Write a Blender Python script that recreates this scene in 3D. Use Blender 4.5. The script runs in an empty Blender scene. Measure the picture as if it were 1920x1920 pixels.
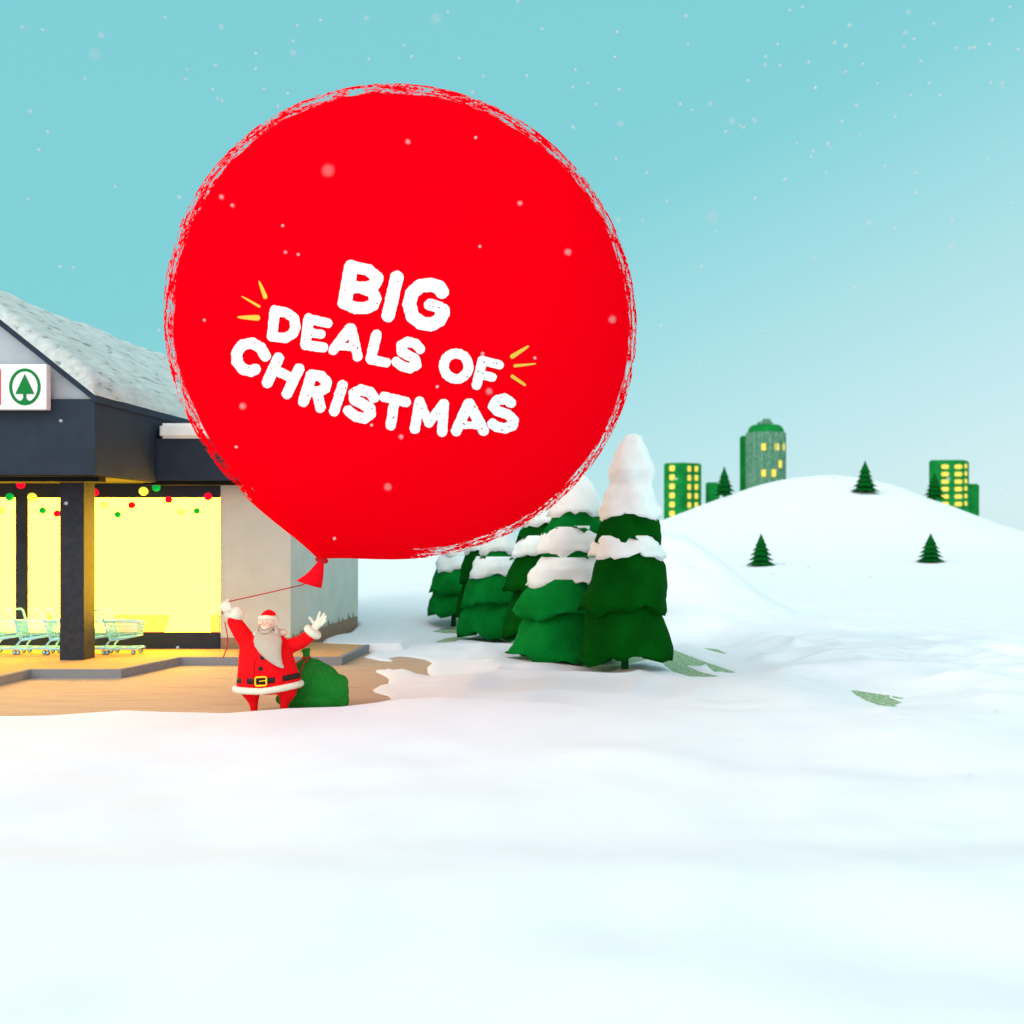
import bpy, bmesh, math, random
import numpy as np
from mathutils import Vector, Matrix
random.seed(7)
sc = bpy.context.scene
COL = sc.collection
F = 2080.0; CX = 1150.0; HY = 1000.0; CZ = 2.8
def P(px, py, Y):                       # photo pixel at depth Y -> metres
    return Vector(((px-CX)/F*Y, Y, CZ-(py-HY)/F*Y))
def G(px, py, z=0.0):                   # photo pixel on a level z -> ground x,y
    Y = (CZ-z)*F/(py-HY)
    return ((px-CX)/F*Y, Y)
def lin(c):
    return tuple(((v/255)/12.92 if v/255 <= .04045 else ((v/255+.055)/1.055)**2.4) for v in c)

# ------------------------------------------------------------ materials
def mat(name, col, rough=.8, noise=0, nscale=6, bump=0, bscale=30, col2=None, spec=.2, sheen=0):
    m = bpy.data.materials.new(name); m.use_nodes = True
    nt = m.node_tree; b = nt.nodes['Principled BSDF']
    b.inputs['Base Color'].default_value = (*col, 1)
    b.inputs['Roughness'].default_value = rough
    b.inputs['Specular IOR Level'].default_value = spec
    if sheen:
        b.inputs['Sheen Weight'].default_value = sheen
    tc = nt.nodes.new('ShaderNodeTexCoord')
    if noise or col2:
        n = nt.nodes.new('ShaderNodeTexNoise'); n.inputs['Scale'].default_value = nscale
        n.inputs['Detail'].default_value = 5
        nt.links.new(tc.outputs['Object'], n.inputs['Vector'])
        r = nt.nodes.new('ShaderNodeValToRGB')
        c2 = col2 if col2 else tuple(v*(1-noise) for v in col)
        r.color_ramp.elements[0].position = .35; r.color_ramp.elements[1].position = .65
        r.color_ramp.elements[0].color = (*c2, 1); r.color_ramp.elements[1].color = (*col, 1)
        nt.links.new(n.outputs['Fac'], r.inputs['Fac']); nt.links.new(r.outputs['Color'], b.inputs['Base Color'])
    if bump:
        n2 = nt.nodes.new('ShaderNodeTexNoise'); n2.inputs['Scale'].default_value = bscale
        n2.inputs['Detail'].default_value = 6
        nt.links.new(tc.outputs['Object'], n2.inputs['Vector'])
        bp = nt.nodes.new('ShaderNodeBump'); bp.inputs['Strength'].default_value = bump
        bp.inputs['Distance'].default_value = .02
        nt.links.new(n2.outputs['Fac'], bp.inputs['Height']); nt.links.new(bp.outputs['Normal'], b.inputs['Normal'])
    return m
def emit(name, col, strength):
    m = bpy.data.materials.new(name); m.use_nodes = True
    b = m.node_tree.nodes['Principled BSDF']
    b.inputs['Base Color'].default_value = (*[min(c, 1)*.5 for c in col], 1)
    b.inputs['Emission Color'].default_value = (*col, 1); b.inputs['Emission Strength'].default_value = strength
    b.inputs['Specular IOR Level'].default_value = 0
    return m
SNOW = mat('snow', (.83, .845, .885), .9, noise=.03, nscale=1.2, bump=.35, bscale=5, spec=.1)
TSNOW = mat('tree_snow', (.86, .93, .92), .9, noise=.08, nscale=4, bump=.4, bscale=14, spec=.1)
SLATE = mat('slate_paint', (.023, .036, .060), .75, noise=.15, nscale=3, bump=.2, bscale=40)
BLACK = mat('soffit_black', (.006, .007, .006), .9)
RENDER = mat('grey_render', (.62, .66, .60), .95, noise=.08, nscale=1.6, bump=.15, bscale=20)
GABLE = mat('gable_render', (.46, .49, .53), .95, noise=.12, nscale=1.5)
PLINTH = mat('brown_plinth', (.36, .24, .17), .95, noise=.2, nscale=5)
KERB = mat('kerb_concrete', (.27, .28, .30), .95, noise=.18, nscale=30, bump=.4, bscale=90)
SLAB = mat('slab_paving', (.62, .36, .17), .9, col2=(.50, .28, .12), nscale=26, bump=.3, bscale=80)
RED = mat('coat_red', (.86, .006, .010), .85, spec=.05, bump=.15, bscale=90)
FUR = mat('white_fur', (.93, .89, .72), .95, noise=.08, nscale=40, bump=.7, bscale=120, spec=.02)
SKIN = mat('skin', (.85, .55, .40), .7)
BEARD = mat('beard_grey', (.53, .44, .35), .9, noise=.06, nscale=9, bump=.2, bscale=60)
BLK = mat('black_leather', (.02, .013, .012), .5)
GOLD = mat('yellow_buckle', (.9, .68, .01), .5)
SACK = mat('sack_green', (.008, .21, .022), .9, bump=.4, bscale=60)
CORD = mat('red_cord', (.45, .02, .015), .7)
MINT = mat('mint_paint', (.36, .78, .98), .6, spec=.1)
TYRE = mat('tyre', (.015, .015, .012), .8)
WHITE = mat('sign_white', (.88, .88, .88), .5)
LOGO = mat('logo_green', (.0, .19, .035), .6)
LRED = mat('logo_red', (.75, .01, .03), .6)
LETTER = mat('letter_white', (.93, .93, .93), .7, spec=.05)
SPARK = mat('spark_yellow', (.82, .50, .06), .8, spec=.05)
FIR_LIT = mat('fir_lit_green', (.002, .20, .026), .9, noise=.3, nscale=2.2, bump=.5, bscale=22, spec=.03)
FIR_SHADED = mat('fir_shaded_green', (.001, .075, .004), .9, noise=.3, nscale=2.2, bump=.5, bscale=22, spec=.03)  # darker copy of the fir colour, with the shade of the trees put in
HFIR = mat('hill_fir_green', (.002, .095, .012), .9, noise=.3, nscale=2, spec=.03)
TRUNK = mat('trunk', (.004, .07, .012), .9)
HB = mat('block_green', (.008, .24, .045), .9, noise=.35, nscale=.9, spec=.05)
HBG = mat('ribbed_grey_green', (.05, .19, .10), .9, col2=(.17, .30, .22), nscale=3.5, spec=.05)
WINY = emit('window_lit', (.80, .60, .10), .9)
PANE = emit('shop_light', (1.0, .54, .018), 22)
COUNTER_GLOW = emit('counter_glow', (1.0, .295, .042), 3.0)  # counter shapes glow by themselves, dimmer than the pane, to look backlit
BR = emit('bulb_red', (.9, .004, .03), 1.0); BG_ = emit('bulb_green', (.004, .37, .05), 1.0)
BY = emit('bulb_yellow', (1, .92, .10), 1.0); BP = emit('bulb_pale', (1, .98, .12), 1.1)

# streaky brown paving with fine grain
def paving_mat():
    m = mat('paving', (.48, .34, .22), .9)
    nt = m.node_tree; b = nt.nodes['Principled BSDF']
    tc = nt.nodes.new('ShaderNodeTexCoord')
    mp = nt.nodes.new('ShaderNodeMapping'); mp.inputs['Scale'].default_value = (.6, 9, 1)
    n = nt.nodes.new('ShaderNodeTexNoise'); n.inputs['Scale'].default_value = 1.2; n.inputs['Detail'].default_value = 6
    nt.links.new(tc.outputs['Object'], mp.inputs[0]); nt.links.new(mp.outputs[0], n.inputs['Vector'])
    g = nt.nodes.new('ShaderNodeTexNoise'); g.inputs['Scale'].default_value = 45
    nt.links.new(tc.outputs['Object'], g.inputs['Vector'])
    ad = nt.nodes.new('ShaderNodeMath'); ad.operation = 'ADD'
    nt.links.new(n.outputs['Fac'], ad.inputs[0]); nt.links.new(g.outputs['Fac'], ad.inputs[1])
    r = nt.nodes.new('ShaderNodeValToRGB')
    r.color_ramp.elements[0].position = .75; r.color_ramp.elements[1].position = 1.25
    r.color_ramp.elements[0].color = (.34, .24, .165, 1); r.color_ramp.elements[1].color = (.54, .385, .265, 1)
    nt.links.new(ad.outputs[0], r.inputs['Fac']); nt.links.new(r.outputs['Color'], b.inputs['Base Color'])
    return m
PAVE = paving_mat()
FIR_SHADOW = mat('speckled_fir_shadow', (.50, .62, .44), .95, col2=(.10, .25, .09), nscale=16)  # speckled green standing in for the cast shadows of the firs
def sack_specks(m):
    nt = m.node_tree; b = nt.nodes['Principled BSDF']
    tc = nt.nodes.new('ShaderNodeTexCoord')
    n = nt.nodes.new('ShaderNodeTexNoise'); n.inputs['Scale'].default_value = 42; n.inputs['Detail'].default_value = 3
    nt.links.new(tc.outputs['Object'], n.inputs['Vector'])
    r = nt.nodes.new('ShaderNodeValToRGB')
    r.color_ramp.elements[0].position = .66; r.color_ramp.elements[1].position = .71
    r.color_ramp.elements[0].color = (.008, .21, .022, 1); r.color_ramp.elements[1].color = (.30, .20, .02, 1)
    nt.links.new(n.outputs['Fac'], r.inputs['Fac']); nt.links.new(r.outputs['Color'], b.inputs['Base Color'])
sack_specks(SACK)
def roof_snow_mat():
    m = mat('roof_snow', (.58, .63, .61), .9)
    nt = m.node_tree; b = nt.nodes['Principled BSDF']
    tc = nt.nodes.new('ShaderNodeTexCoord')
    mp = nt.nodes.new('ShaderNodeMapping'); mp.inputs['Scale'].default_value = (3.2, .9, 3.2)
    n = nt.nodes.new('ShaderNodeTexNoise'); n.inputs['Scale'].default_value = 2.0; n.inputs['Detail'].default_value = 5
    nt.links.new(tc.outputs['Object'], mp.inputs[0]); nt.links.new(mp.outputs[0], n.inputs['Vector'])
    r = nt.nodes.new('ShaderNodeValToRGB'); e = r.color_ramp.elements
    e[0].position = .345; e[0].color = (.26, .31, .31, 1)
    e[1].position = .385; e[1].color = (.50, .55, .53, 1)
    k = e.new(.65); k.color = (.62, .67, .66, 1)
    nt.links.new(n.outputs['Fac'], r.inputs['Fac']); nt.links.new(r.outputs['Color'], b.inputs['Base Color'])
    bp = nt.nodes.new('ShaderNodeBump'); bp.inputs['Strength'].default_value = .5; bp.inputs['Distance'].default_value = .12
    nt.links.new(n.outputs['Fac'], bp.inputs['Height']); nt.links.new(bp.outputs['Normal'], b.inputs['Normal'])
    return m
RSNOW = roof_snow_mat()

# ------------------------------------------------------------ object helpers
def link(name, me, m, parent=None, smooth=False):
    o = bpy.data.objects.new(name, me); COL.objects.link(o)
    if m: me.materials.append(m)
    if parent: o.parent = parent
    if smooth:
        me.polygons.foreach_set('use_smooth', [True]*len(me.polygons))
    return o
def obj(name, bm, m, parent=None, smooth=False):
    me = bpy.data.meshes.new(name); bmesh.ops.recalc_face_normals(bm, faces=bm.faces[:])
    bm.to_mesh(me); bm.free()
    return link(name, me, m, parent, smooth)
def pyobj(name, vs, fs, m, parent=None, smooth=False):
    me = bpy.data.meshes.new(name); me.from_pydata([tuple(v) for v in vs], [], fs); me.update()
    return link(name, me, m, parent, smooth)
def tag(o, label=None, cat=None, group=None, kind=None):
    if label: o['label'] = label
    if cat: o['category'] = cat
    if group: o['group'] = group
    if kind: o['kind'] = kind
    return o
def empty(name, loc):
    o = bpy.data.objects.new(name, None); COL.objects.link(o); o.location = loc
    o.empty_display_size = .1
    return o
def box(bm, x0, x1, y0, y1, z0, z1, bev=0):
    b = bmesh.new()
    r = bmesh.ops.create_cube(b, size=1)
    for v in b.verts:
        v.co = Vector((x0 if v.co.x < 0 else x1, y0 if v.co.y < 0 else y1, z0 if v.co.z < 0 else z1))
    if bev:
        bmesh.ops.bevel(b, geom=b.edges[:], offset=bev, segments=2, affect='EDGES')
    me = bpy.data.meshes.new('t'); b.to_mesh(me); b.free(); bm.from_mesh(me); bpy.data.meshes.remove(me)
def prism(bm, pts, y0, y1):            # polygon in x,z pushed through y
    a = [bm.verts.new((x, y0, z)) for x, z in pts]; b = [bm.verts.new((x, y1, z)) for x, z in pts]
    bm.faces.new(a); bm.faces.new(b[::-1])
    n = len(pts)
    for i in range(n):
        bm.faces.new((a[i], b[i], b[(i+1) % n], a[(i+1) % n]))
def tube(bm, pts, rad, n=8, ey=1.0, caps=True):
    """swept tube with rounded ends; rad number or list; ey squashes along world y"""
    pts = [Vector(p) for p in pts]
    if not isinstance(rad, (list, tuple)): rad = [rad]*len(pts)
    ring_pts, ring_r, ring_t = [], [], []
    for i, p in enumerate(pts):
        t = (pts[min(i+1, len(pts)-1)]-pts[max(i-1, 0)]).normalized()
        ring_pts.append(p); ring_r.append(rad[i]); ring_t.append(t)
    if caps:
        for k in (.5, .85):
            pass
        t0, t1 = ring_t[0], ring_t[-1]; r0, r1 = rad[0], rad[-1]
        pre = [(pts[0]-t0*r0*s, r0*math.sqrt(max(0, 1-s*s)), t0) for s in (.97, .75, .4)]
        post = [(pts[-1]+t1*r1*s, r1*math.sqrt(max(0, 1-s*s)), t1) for s in (.4, .75, .97)]
        allr = pre+list(zip(ring_pts, ring_r, ring_t))+post
    else:
        allr = list(zip(ring_pts, ring_r, ring_t))
    u = None; rings = []
    for p, r, t in allr:
        if u is None:
            ref = Vector((0, 1, 0)) if abs(t.y) < .9 else Vector((1, 0, 0))
            u = t.cross(ref).normalized()
        u = (u-t*u.dot(t)).normalized(); w = t.cross(u)
        ring = []
        for k in range(n):
            a = 2*math.pi*k/n
            d = (u*math.cos(a)+w*math.sin(a))*r
            d.y *= ey
            ring.append(bm.verts.new(p+d))
        rings.append(ring)
    for a, b in zip(rings, rings[1:]):
        for k in range(n):
            bm.faces.new((a[k], a[(k+1) % n], b[(k+1) % n], b[k]))
    bm.faces.new(rings[0][::-1]); bm.faces.new(rings[-1])
def ball(bm, c, r, seg=16, rings=10):
    if not isinstance(r, (tuple, list)): r = (r, r, r)
    M = Matrix.Translation(Vector(c)) @ Matrix.Diagonal((r[0], r[1], r[2], 1))
    bmesh.ops.create_uvsphere(bm, u_segments=seg, v_segments=rings, radius=1, matrix=M)
def loft(bm, secs, n=28, jit=None):
    """secs: (cx,cy,cz,rx,ry) stacked vertically"""
    rings = []
    for j, (cx, cy, cz, rx, ry) in enumerate(secs):
        ring = []
        for k in range(n):
            a = 2*math.pi*k/n
            s = dz = 0
            if jit: s, dz = jit(j, k)
            ring.append(bm.verts.new((cx+rx*(1+s)*math.cos(a), cy+ry*(1+s)*math.sin(a), cz+dz)))
        rings.append(ring)
    for a, b in zip(rings, rings[1:]):
        for k in range(n):
            bm.faces.new((a[k], a[(k+1) % n], b[(k+1) % n], b[k]))
    bm.faces.new(rings[0][::-1]); bm.faces.new(rings[-1])
def remeshed(name, bm, voxel, m, parent, smooth_it=4, fur=0):
    bmesh.ops.recalc_face_normals(bm, faces=bm.faces[:])
    me = bpy.data.meshes.new('tmp'); bm.to_mesh(me); bm.free()
    o = bpy.data.objects.new('tmp', me); COL.objects.link(o)
    r = o.modifiers.new('r', 'REMESH'); r.mode = 'VOXEL'; r.voxel_size = voxel
    s = o.modifiers.new('s', 'SMOOTH'); s.iterations = smooth_it; s.factor = .5
    dg = bpy.context.evaluated_depsgraph_get(); dg.update()
    me2 = bpy.data.meshes.new_from_object(o.evaluated_get(dg))
    bpy.data.objects.remove(o); bpy.data.meshes.remove(me)
    me2.name = name; me2.materials.clear()
    if fur:
        rr = random.Random(3)
        for v in me2.vertices:
            v.co += v.normal*rr.uniform(-fur, fur)
    return link(name, me2, m, parent, True)

# ------------------------------------------------------------ terrain
def vnoise(x, y, seed=0):
    xi = np.floor(x).astype(np.int64); yi = np.floor(y).astype(np.int64)
    fx = x-xi; fy = y-yi; fx = fx*fx*(3-2*fx); fy = fy*fy*(3-2*fy)
    def h(a, b):
        n = (a*374761393+b*668265263+seed*974634777) & 0xffffffff
        n = ((n ^ (n >> 13))*1274126177) & 0xffffffff
        return ((n ^ (n >> 16)) & 0xffff)/65535.0
    return (h(xi, yi)*(1-fx)+h(xi+1, yi)*fx)*(1-fy)+(h(xi, yi+1)*(1-fx)+h(xi+1, yi+1)*fx)*fy
def sdf_poly(x, y, poly):               # negative inside
    d = np.full(x.shape, 1e9); inside = np.zeros(x.shape, bool); n = len(poly)
    for i in range(n):
        ax, ay = poly[i]; bx, by = poly[(i+1) % n]
        ex, ey = bx-ax, by-ay; L = ex*ex+ey*ey+1e-12
        t = np.clip(((x-ax)*ex+(y-ay)*ey)/L, 0, 1)
        d = np.minimum(d, (x-ax-t*ex)**2+(y-ay-t*ey)**2)
        c = (ay > y) != (by > y)
        with np.errstate(divide='ignore', invalid='ignore'):
            inside ^= c & (x < ex*(y-ay)/(by-ay+1e-12)+ax)
    d = np.sqrt(d)
    return np.where(inside, -d, d)
pv = [(-3.75, 18.7), (-4.2, 17.6), (-4.6, 16.95), (-24, 16.95), (-24, 33), (-7.6, 33)]
pv += [G(671, 1177, .1), G(657, 1187, .17), G(625, 1192, .17), G(609, 1198, .17), G(603, 1206, .17), G(697.5, 1209.5, .17)]
pv += [G(*p) for p in [(681, 1232.5), (710, 1238.8), (727.5, 1241), (738.8, 1240), (730, 1233.8), (750, 1231), (772.5, 1233),
      (797.5, 1237.5), (810, 1243.8), (800, 1252.5), (801, 1262.5), (812, 1269.6), (800, 1266), (785, 1264.4), (770, 1258), (756, 1253.8),
      (740, 1256.9), (727.5, 1252.5), (720, 1256.9), (705, 1256), (703.8, 1260), (722.5, 1268.8), (728.8, 1275), (726, 1283.8),
      (712.5, 1285), (697.5, 1293.8), (702.5, 1298.8), (727.5, 1305.6)]]
SHADOW_PATCH = [  # outlines of the fir shadows, where the snow dips to the green
 [(1025, 1230), (1061, 1230), (1080, 1223), (1163, 1223), (1256, 1216), (1313, 1238), (1380, 1261), (1370, 1263), (1347, 1258), (1343, 1263),
  (1323, 1245), (1310, 1250), (1283, 1247), (1313, 1260), (1360, 1271), (1300, 1270), (1263, 1260), (1240, 1242), (1216, 1235), (1180, 1245),
  (1153, 1257), (1138, 1261), (1096, 1252), (1053, 1243)],
 [(808, 1184), (840, 1177), (880, 1179), (950, 1181), (990, 1200), (960, 1199), (925, 1192), (885, 1187), (840, 1189)],
 [(813, 1205), (835, 1197), (860, 1193), (890, 1196), (930, 1198), (962, 1206), (940, 1208), (900, 1203), (862, 1198), (850, 1204), (830, 1206)],
 [(1592, 1293), (1652, 1302), (1691, 1317.5), (1676, 1322), (1689, 1327), (1655, 1325), (1623, 1313), (1607, 1304)],
 [(1661, 1302.5), (1698, 1309.5), (1688, 1311), (1666, 1305)],
 [(1316, 1214.5), (1343, 1217), (1373, 1230), (1340, 1222)],
]
SHADOW_PATCH = [[G(*p) for p in q] for q in SHADOW_PATCH]
bx = np.array([-400, 0, 60, 150, 230, 300, 420, 540, 640, 700, 760, 830, 950, 1100, 1500, 3000], float)
by = np.array([1352, 1350, 1345, 1338, 1332, 1335, 1338, 1328, 1325, 1318, 1309, 1306, 1312, 1322, 1328, 1330], float)
def gs(x, y, cx, cy, sx, sy): return np.exp(-((x-cx)/sx)**2/2-((y-cy)/sy)**2/2)
def Hraw(x, y):
    h = np.zeros(x.shape)+.03
    h += .10*(vnoise(x/2.2, y/2.2, 1))+.04*(vnoise(x/.7, y/1.1, 2)-.5)
    # drifts right of the firs
    w = np.clip((x-1.5)/3, 0, 1)*np.exp(-((y-23)/6)**2)
    rid = 1-np.abs(2*vnoise(x/2.6+y/5, y/1.3-x/6, 5)-1)
    rid2 = 1-np.abs(2*vnoise(x/1.1+y/3, y/.6-x/4, 6)-1)
    h += w*(.22*rid+.07*rid2)
    w2 = np.exp(-((y-24)/7)**2)*np.clip((x+4.5)/2, 0, 1)
    h += w2*.15*(1-np.abs(2*vnoise(x/.9, y/1.2, 7)-1))
    # mounds
    h += 2.3*gs(x, y, 1.0, 34, 1.75, 2.6)*(1+.25*(vnoise(x/.8, y/.8, 9)-.5))
    h += .75*gs(x, y, 3.4, 33, 1.4, 3)
    h += .5*gs(x, y, -2.5, 36, 3.2, 3)+.9*gs(x, y, -6, 50, 5, 6)
    # the far hill
    sx = np.where(x < 23, 14.3, 12.0)
    h += 8.78*np.exp(-((x-23)/sx)**2/2-((y-120)/21)**2/2)*(1+.03*(vnoise(x/8, y/8, 11)-.5))
    h += .5*(vnoise(x/14, y/14, 12)-.3)*np.clip((y-35)/30, 0, 1)
    h -= np.clip((y-150)/60, 0, 1)*6+np.clip((y-250)/200, 0, 1)*6
    # foreground folds
    fg = np.clip((16.5-y)/3, 0, 1)
    h += fg*(.26*(vnoise(x/3.0+.3*y, y/1.7, 15)-.5)+.05*(vnoise(x/1.2, y/.8, 16)-.5))
    return h
def H(x, y):
    x = np.asarray(x, float); y = np.asarray(y, float)
    h = Hraw(x, y)
    # level the ground to the paving round the shop
    level = np.where((x < -5.0) & (y > 23.62) & ((x < -5.78) | (y > 26.1)), .17, 0.0)
    d1 = sdf_poly(x, y, pv)
    d2 = np.full(x.shape, 1e9)
    near = (y < 40) & (y > 15)
    for q in SHADOW_PATCH: d2 = np.minimum(d2, sdf_poly(x, y, q))
    def edge(d, h, lv, depth):
        up = np.clip(d/1.5, 0, 1); up = up*up*(3-2*up)
        out = lv+.03*np.clip(d/.12, 0, 1)+(np.maximum(h-lv, .03)-.03)*up
        return np.where(d > 0, out, lv+np.maximum(d*.5, -depth))
    h = np.where(near, edge(d1, h, level, .12), h)
    h = np.where(near & (d2 < 1.5) & (d1 > .3), edge(d2, h, 0*x, .12), h)
    h = np.where((d1 < 0) & (x < -7), -.15, h)
    # the bank in front of the paving
    pxl = x/16.5*F+CX
    crest = CZ-(np.interp(pxl, bx, by)-HY)*16.5/F
    t = np.clip((16.95-y)/.45, 0, 1); t = t*t*(3-2*t)
    t2 = np.clip((16.5-y)/3, 0, 1)
    bank = crest*(1-t2)+t2*(.10+(Hraw(x, y)-.08))
    wx = np.clip((3.0-x)/3, 0, 1)
    h2 = np.where(y < 16.95, np.maximum(h*(1-t)+bank*t, np.where(t2 > 0, -9, h*(1-t))), h)
    return np.where(wx > 0, h*(1-wx)+h2*wx, h)
def axis(segs):
    out = []
    for a, b, s in segs:
        n = max(1, int(round((b-a)/s))); out += [a+(b-a)*i/n for i in range(n)]
    out.append(segs[-1][1]); return np.array(out)
xs = axis([(-420, -60, 24), (-60, -24, 4), (-24, -16, .8), (-16, -12, .3), (-12, 8.5, .075), (8.5, 16, .3), (16, 60, .9), (60, 100, 4), (100, 500, 40)])
ys = axis([(-60, 0, 6), (0, 4, .5), (4, 15, .14), (15, 34.5, .075), (34.5, 50, .4), (50, 150, 1.2), (150, 250, 6), (250, 700, 45)])
XX, YY = np.meshgrid(xs, ys)
ZZ = H(XX, YY)
nx, ny = len(xs), len(ys)
verts = np.stack([XX.ravel(), YY.ravel(), ZZ.ravel()], 1)
ii, jj = np.meshgrid(np.arange(nx-1), np.arange(ny-1))
a = (jj*nx+ii).ravel(); faces = np.stack([a, a+1, a+nx+1, a+nx], 1)
me = bpy.data.meshes.new('snow_ground')
me.vertices.add(len(verts)); me.vertices.foreach_set('co', verts.ravel())
me.loops.add(faces.size); me.loops.foreach_set('vertex_index', faces.ravel())
me.polygons.add(len(faces)); me.polygons.foreach_set('loop_start', np.arange(0, faces.size, 4)); me.polygons.foreach_set('loop_total', np.full(len(faces), 4))
me.update(calc_edges=True); me.validate()
tag(link('snow_ground', me, SNOW, None, True), kind='structure')
def hz(x, y): return float(H(np.array([x]), np.array([y]))[0])
def onhill(px, py, y0=55, y1=121):       # first terrain point seen along that direction
    Y = np.linspace(y0, y1, 1200); X = (px-CX)/F*Y; Z = H(X, Y); R = CZ-(py-HY)/F*Y
    k = np.where(Z >= R)[0]
    i = k[0] if len(k) else int(np.argmin(R-Z))
    return Vector((X[i], Y[i], Z[i]))
# paved yard, painted fir shadows, pavement slab and kerb
pyobj('paved_yard', [(-24, 16.4, 0), (-3.2, 16.4, 0), (-3.2, 27.3, 0), (-7, 27.3, 0), (-7, 34, 0), (-24, 34, 0)], [(0, 1, 2, 3, 4, 5)], PAVE)['kind'] = 'structure'
g = pyobj('fir_shadow_patch', [(-3.2, 17.3, 0), (9, 17.3, 0), (9, 34, 0), (-7, 34, 0), (-7, 27.3, 0), (-3.2, 27.3, 0)], [(0, 1, 2, 3, 4, 5)], FIR_SHADOW)
tag(g, 'speckled green patches in the snow, coloured to stand in for the shadows of the firs', 'fir_shadow_patch', kind='stuff')
outl = [(-22, 17.8), (-11.25, 17.8), (-11.25, 21.4), (-9.5, 21.4), (-9.17, 23.5), (-5.75, 23.5), (-5.75, 26.8)]
pyobj('pavement', [(x, y, .17) for x, y in outl+[(-22, 26.8)]], [tuple(range(8))], SLAB)['kind'] = 'structure'
bm = bmesh.new()
prev = None
for i, (x, y) in enumerate(outl):
    p = Vector((x, y, 0)); d0 = (Vector((*outl[i], 0))-Vector((*outl[max(i-1, 0)], 0))) if i else None
    d1 = (Vector((*outl[min(i+1, len(outl)-1)], 0))-p) if i < len(outl)-1 else None
    n0 = Vector((-d0.y, d0.x, 0)).normalized() if d0 and d0.length else None
    n1 = Vector((-d1.y, d1.x, 0)).normalized() if d1 and d1.length else None
    n = (n0 or n1)+(n1 or n0); n.normalize(); k = 1/max(.5, n.dot(n1 or n0))
    inn = p+n*.11*k
    cur = [bm.verts.new((p.x, p.y, -.02)), bm.verts.new((p.x, p.y, .165)), bm.verts.new((p.x+n.x*.012, p.y+n.y*.012, .176)), bm.verts.new((inn.x, inn.y, .176)), bm.verts.new((inn.x, inn.y, .1))]
    if prev:
        for q in range(4): bm.faces.new((prev[q], cur[q], cur[q+1], prev[q+1]))
    prev = cur
obj('kerb', bm, KERB)['kind'] = 'structure'

# ------------------------------------------------------------ shop building
shop = empty('shop_building', (-12, 25, 0))
tag(shop, 'dark slate and grey supermarket with lit yellow windows and snowy gable roof', 'building')
def sp(name, bm, m, parent=None, smooth=False):
    o = obj(name, bm, m, None, smooth); o.parent = parent or shop
    o.matrix_parent_inverse = Matrix.Translation(-Vector(shop.location)) if not parent else parent_inv(parent)
    return o
def parent_inv(p): return Matrix.Identity(4)
# parts are built in world metres; parent inverse keeps them there
YC = 21.8; XE = -10.19; XA = -12.79; XL = 2*XA-XE
zb, zt = 3.95, 5.44
def slope_z(x): return 7.62-(abs(x-XA))*.80
# main walls
bm = bmesh.new(); box(bm, -8.96, -7.36, 25.3, 31.99, 0, 3.97); sp('wall', bm, RENDER)
bm = bmesh.new(); box(bm, -20, -8.96, 25.9, 32, 0, 3.97); sp('back_wall', bm, RENDER)
bm = bmesh.new(); box(bm, -8.957, -7.352, 25.292, 31.9, 0, .42)
for k in range(30):                    # ragged brown marks above the plinth on the side wall
    y = 25.5+k*.21+random.uniform(-.05, .05); hgt = .42+random.choice([.06, .1, .2, .38, .12])*random.uniform(.5, 1)*(1.3 if k < 12 else .5)
    n = 5; pts = []
    w = random.uniform(.04, .10)
    va = [bm.verts.new((-7.348, y-w, .41)), bm.verts.new((-7.348, y+w, .41)), bm.verts.new((-7.348, y+w*.7, hgt-.03)), bm.verts.new((-7.348, y, hgt)), bm.verts.new((-7.348, y-w*.8, hgt-.05))]
    bm.faces.new(va)
sp('plinth', bm, PLINTH)
# window band
bm = bmesh.new(); box(bm, -20, -8.965, 25.26, 25.88, .17, .525); box(bm, -20, -8.965, 25.26, 25.88, 3.63, 3.97)
sp('window_surround', bm, SLATE)
def window(x0, x1):
    xr_ = x1+.139 if x1 < -9.2 else x1; bm = bmesh.new()
    prism(bm, [(x0-.139, .526), (x0, .54), (x0, 3.615), (x0-.139, 3.629)], 25.27, 25.5)
    o_ = [(x0-.139, .526), (xr_, .526), (xr_, 3.629), (x0-.139, 3.629)]; i_ = [(x0, .55), (x1-.001, .55), (x1-.001, 3.61), (x0, 3.61)]
    bm.free(); bm = bmesh.new(); r4 = []
    for (xo, zo), (xi, zi) in zip(o_, i_):
        r4.append([bm.verts.new((xo, 25.27, zo)), bm.verts.new((xi, 25.27, zi)), bm.verts.new((xi, 25.5, zi)), bm.verts.new((xo, 25.5, zo))])
    for q_ in range(4):
        for c_ in range(4): bm.faces.new((r4[q_][c_], r4[(q_+1) % 4][c_], r4[(q_+1) % 4][(c_+1) % 4], r4[q_][(c_+1) % 4]))
    w = sp('window', bm, SLATE)
    bm = bmesh.new(); box(bm, x0, x1, 25.30, 25.36, .526, 3.629)
    p = obj('pane', bm, PANE); p.parent = w
    return w
wA = window(-11.9, -8.965); wB = window(-13.34, -12.14); wC = window(-16.4, -13.62); wD = window(-19.6, -16.66)
def silh(w, pts):
    bm = bmesh.new(); prism(bm, [(p.x, p.z) for p in [P(a, b, 25.29) for a, b in pts]], 25.285, 25.299)
    o = obj('glow_counter_shape', bm, COUNTER_GLOW); o.parent = w
silh(wA, [(214, 1153), (318, 1153), (314, 1170), (308, 1186.5), (214, 1186.5)])
silh(wA, [(395, 1153), (412.5, 1153), (412.5, 1186.5), (395, 1186.5)])
silh(wB, [(89, 1152), (99, 1152), (99, 1186.5), (85, 1186.5), (89, 1168)])
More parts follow.
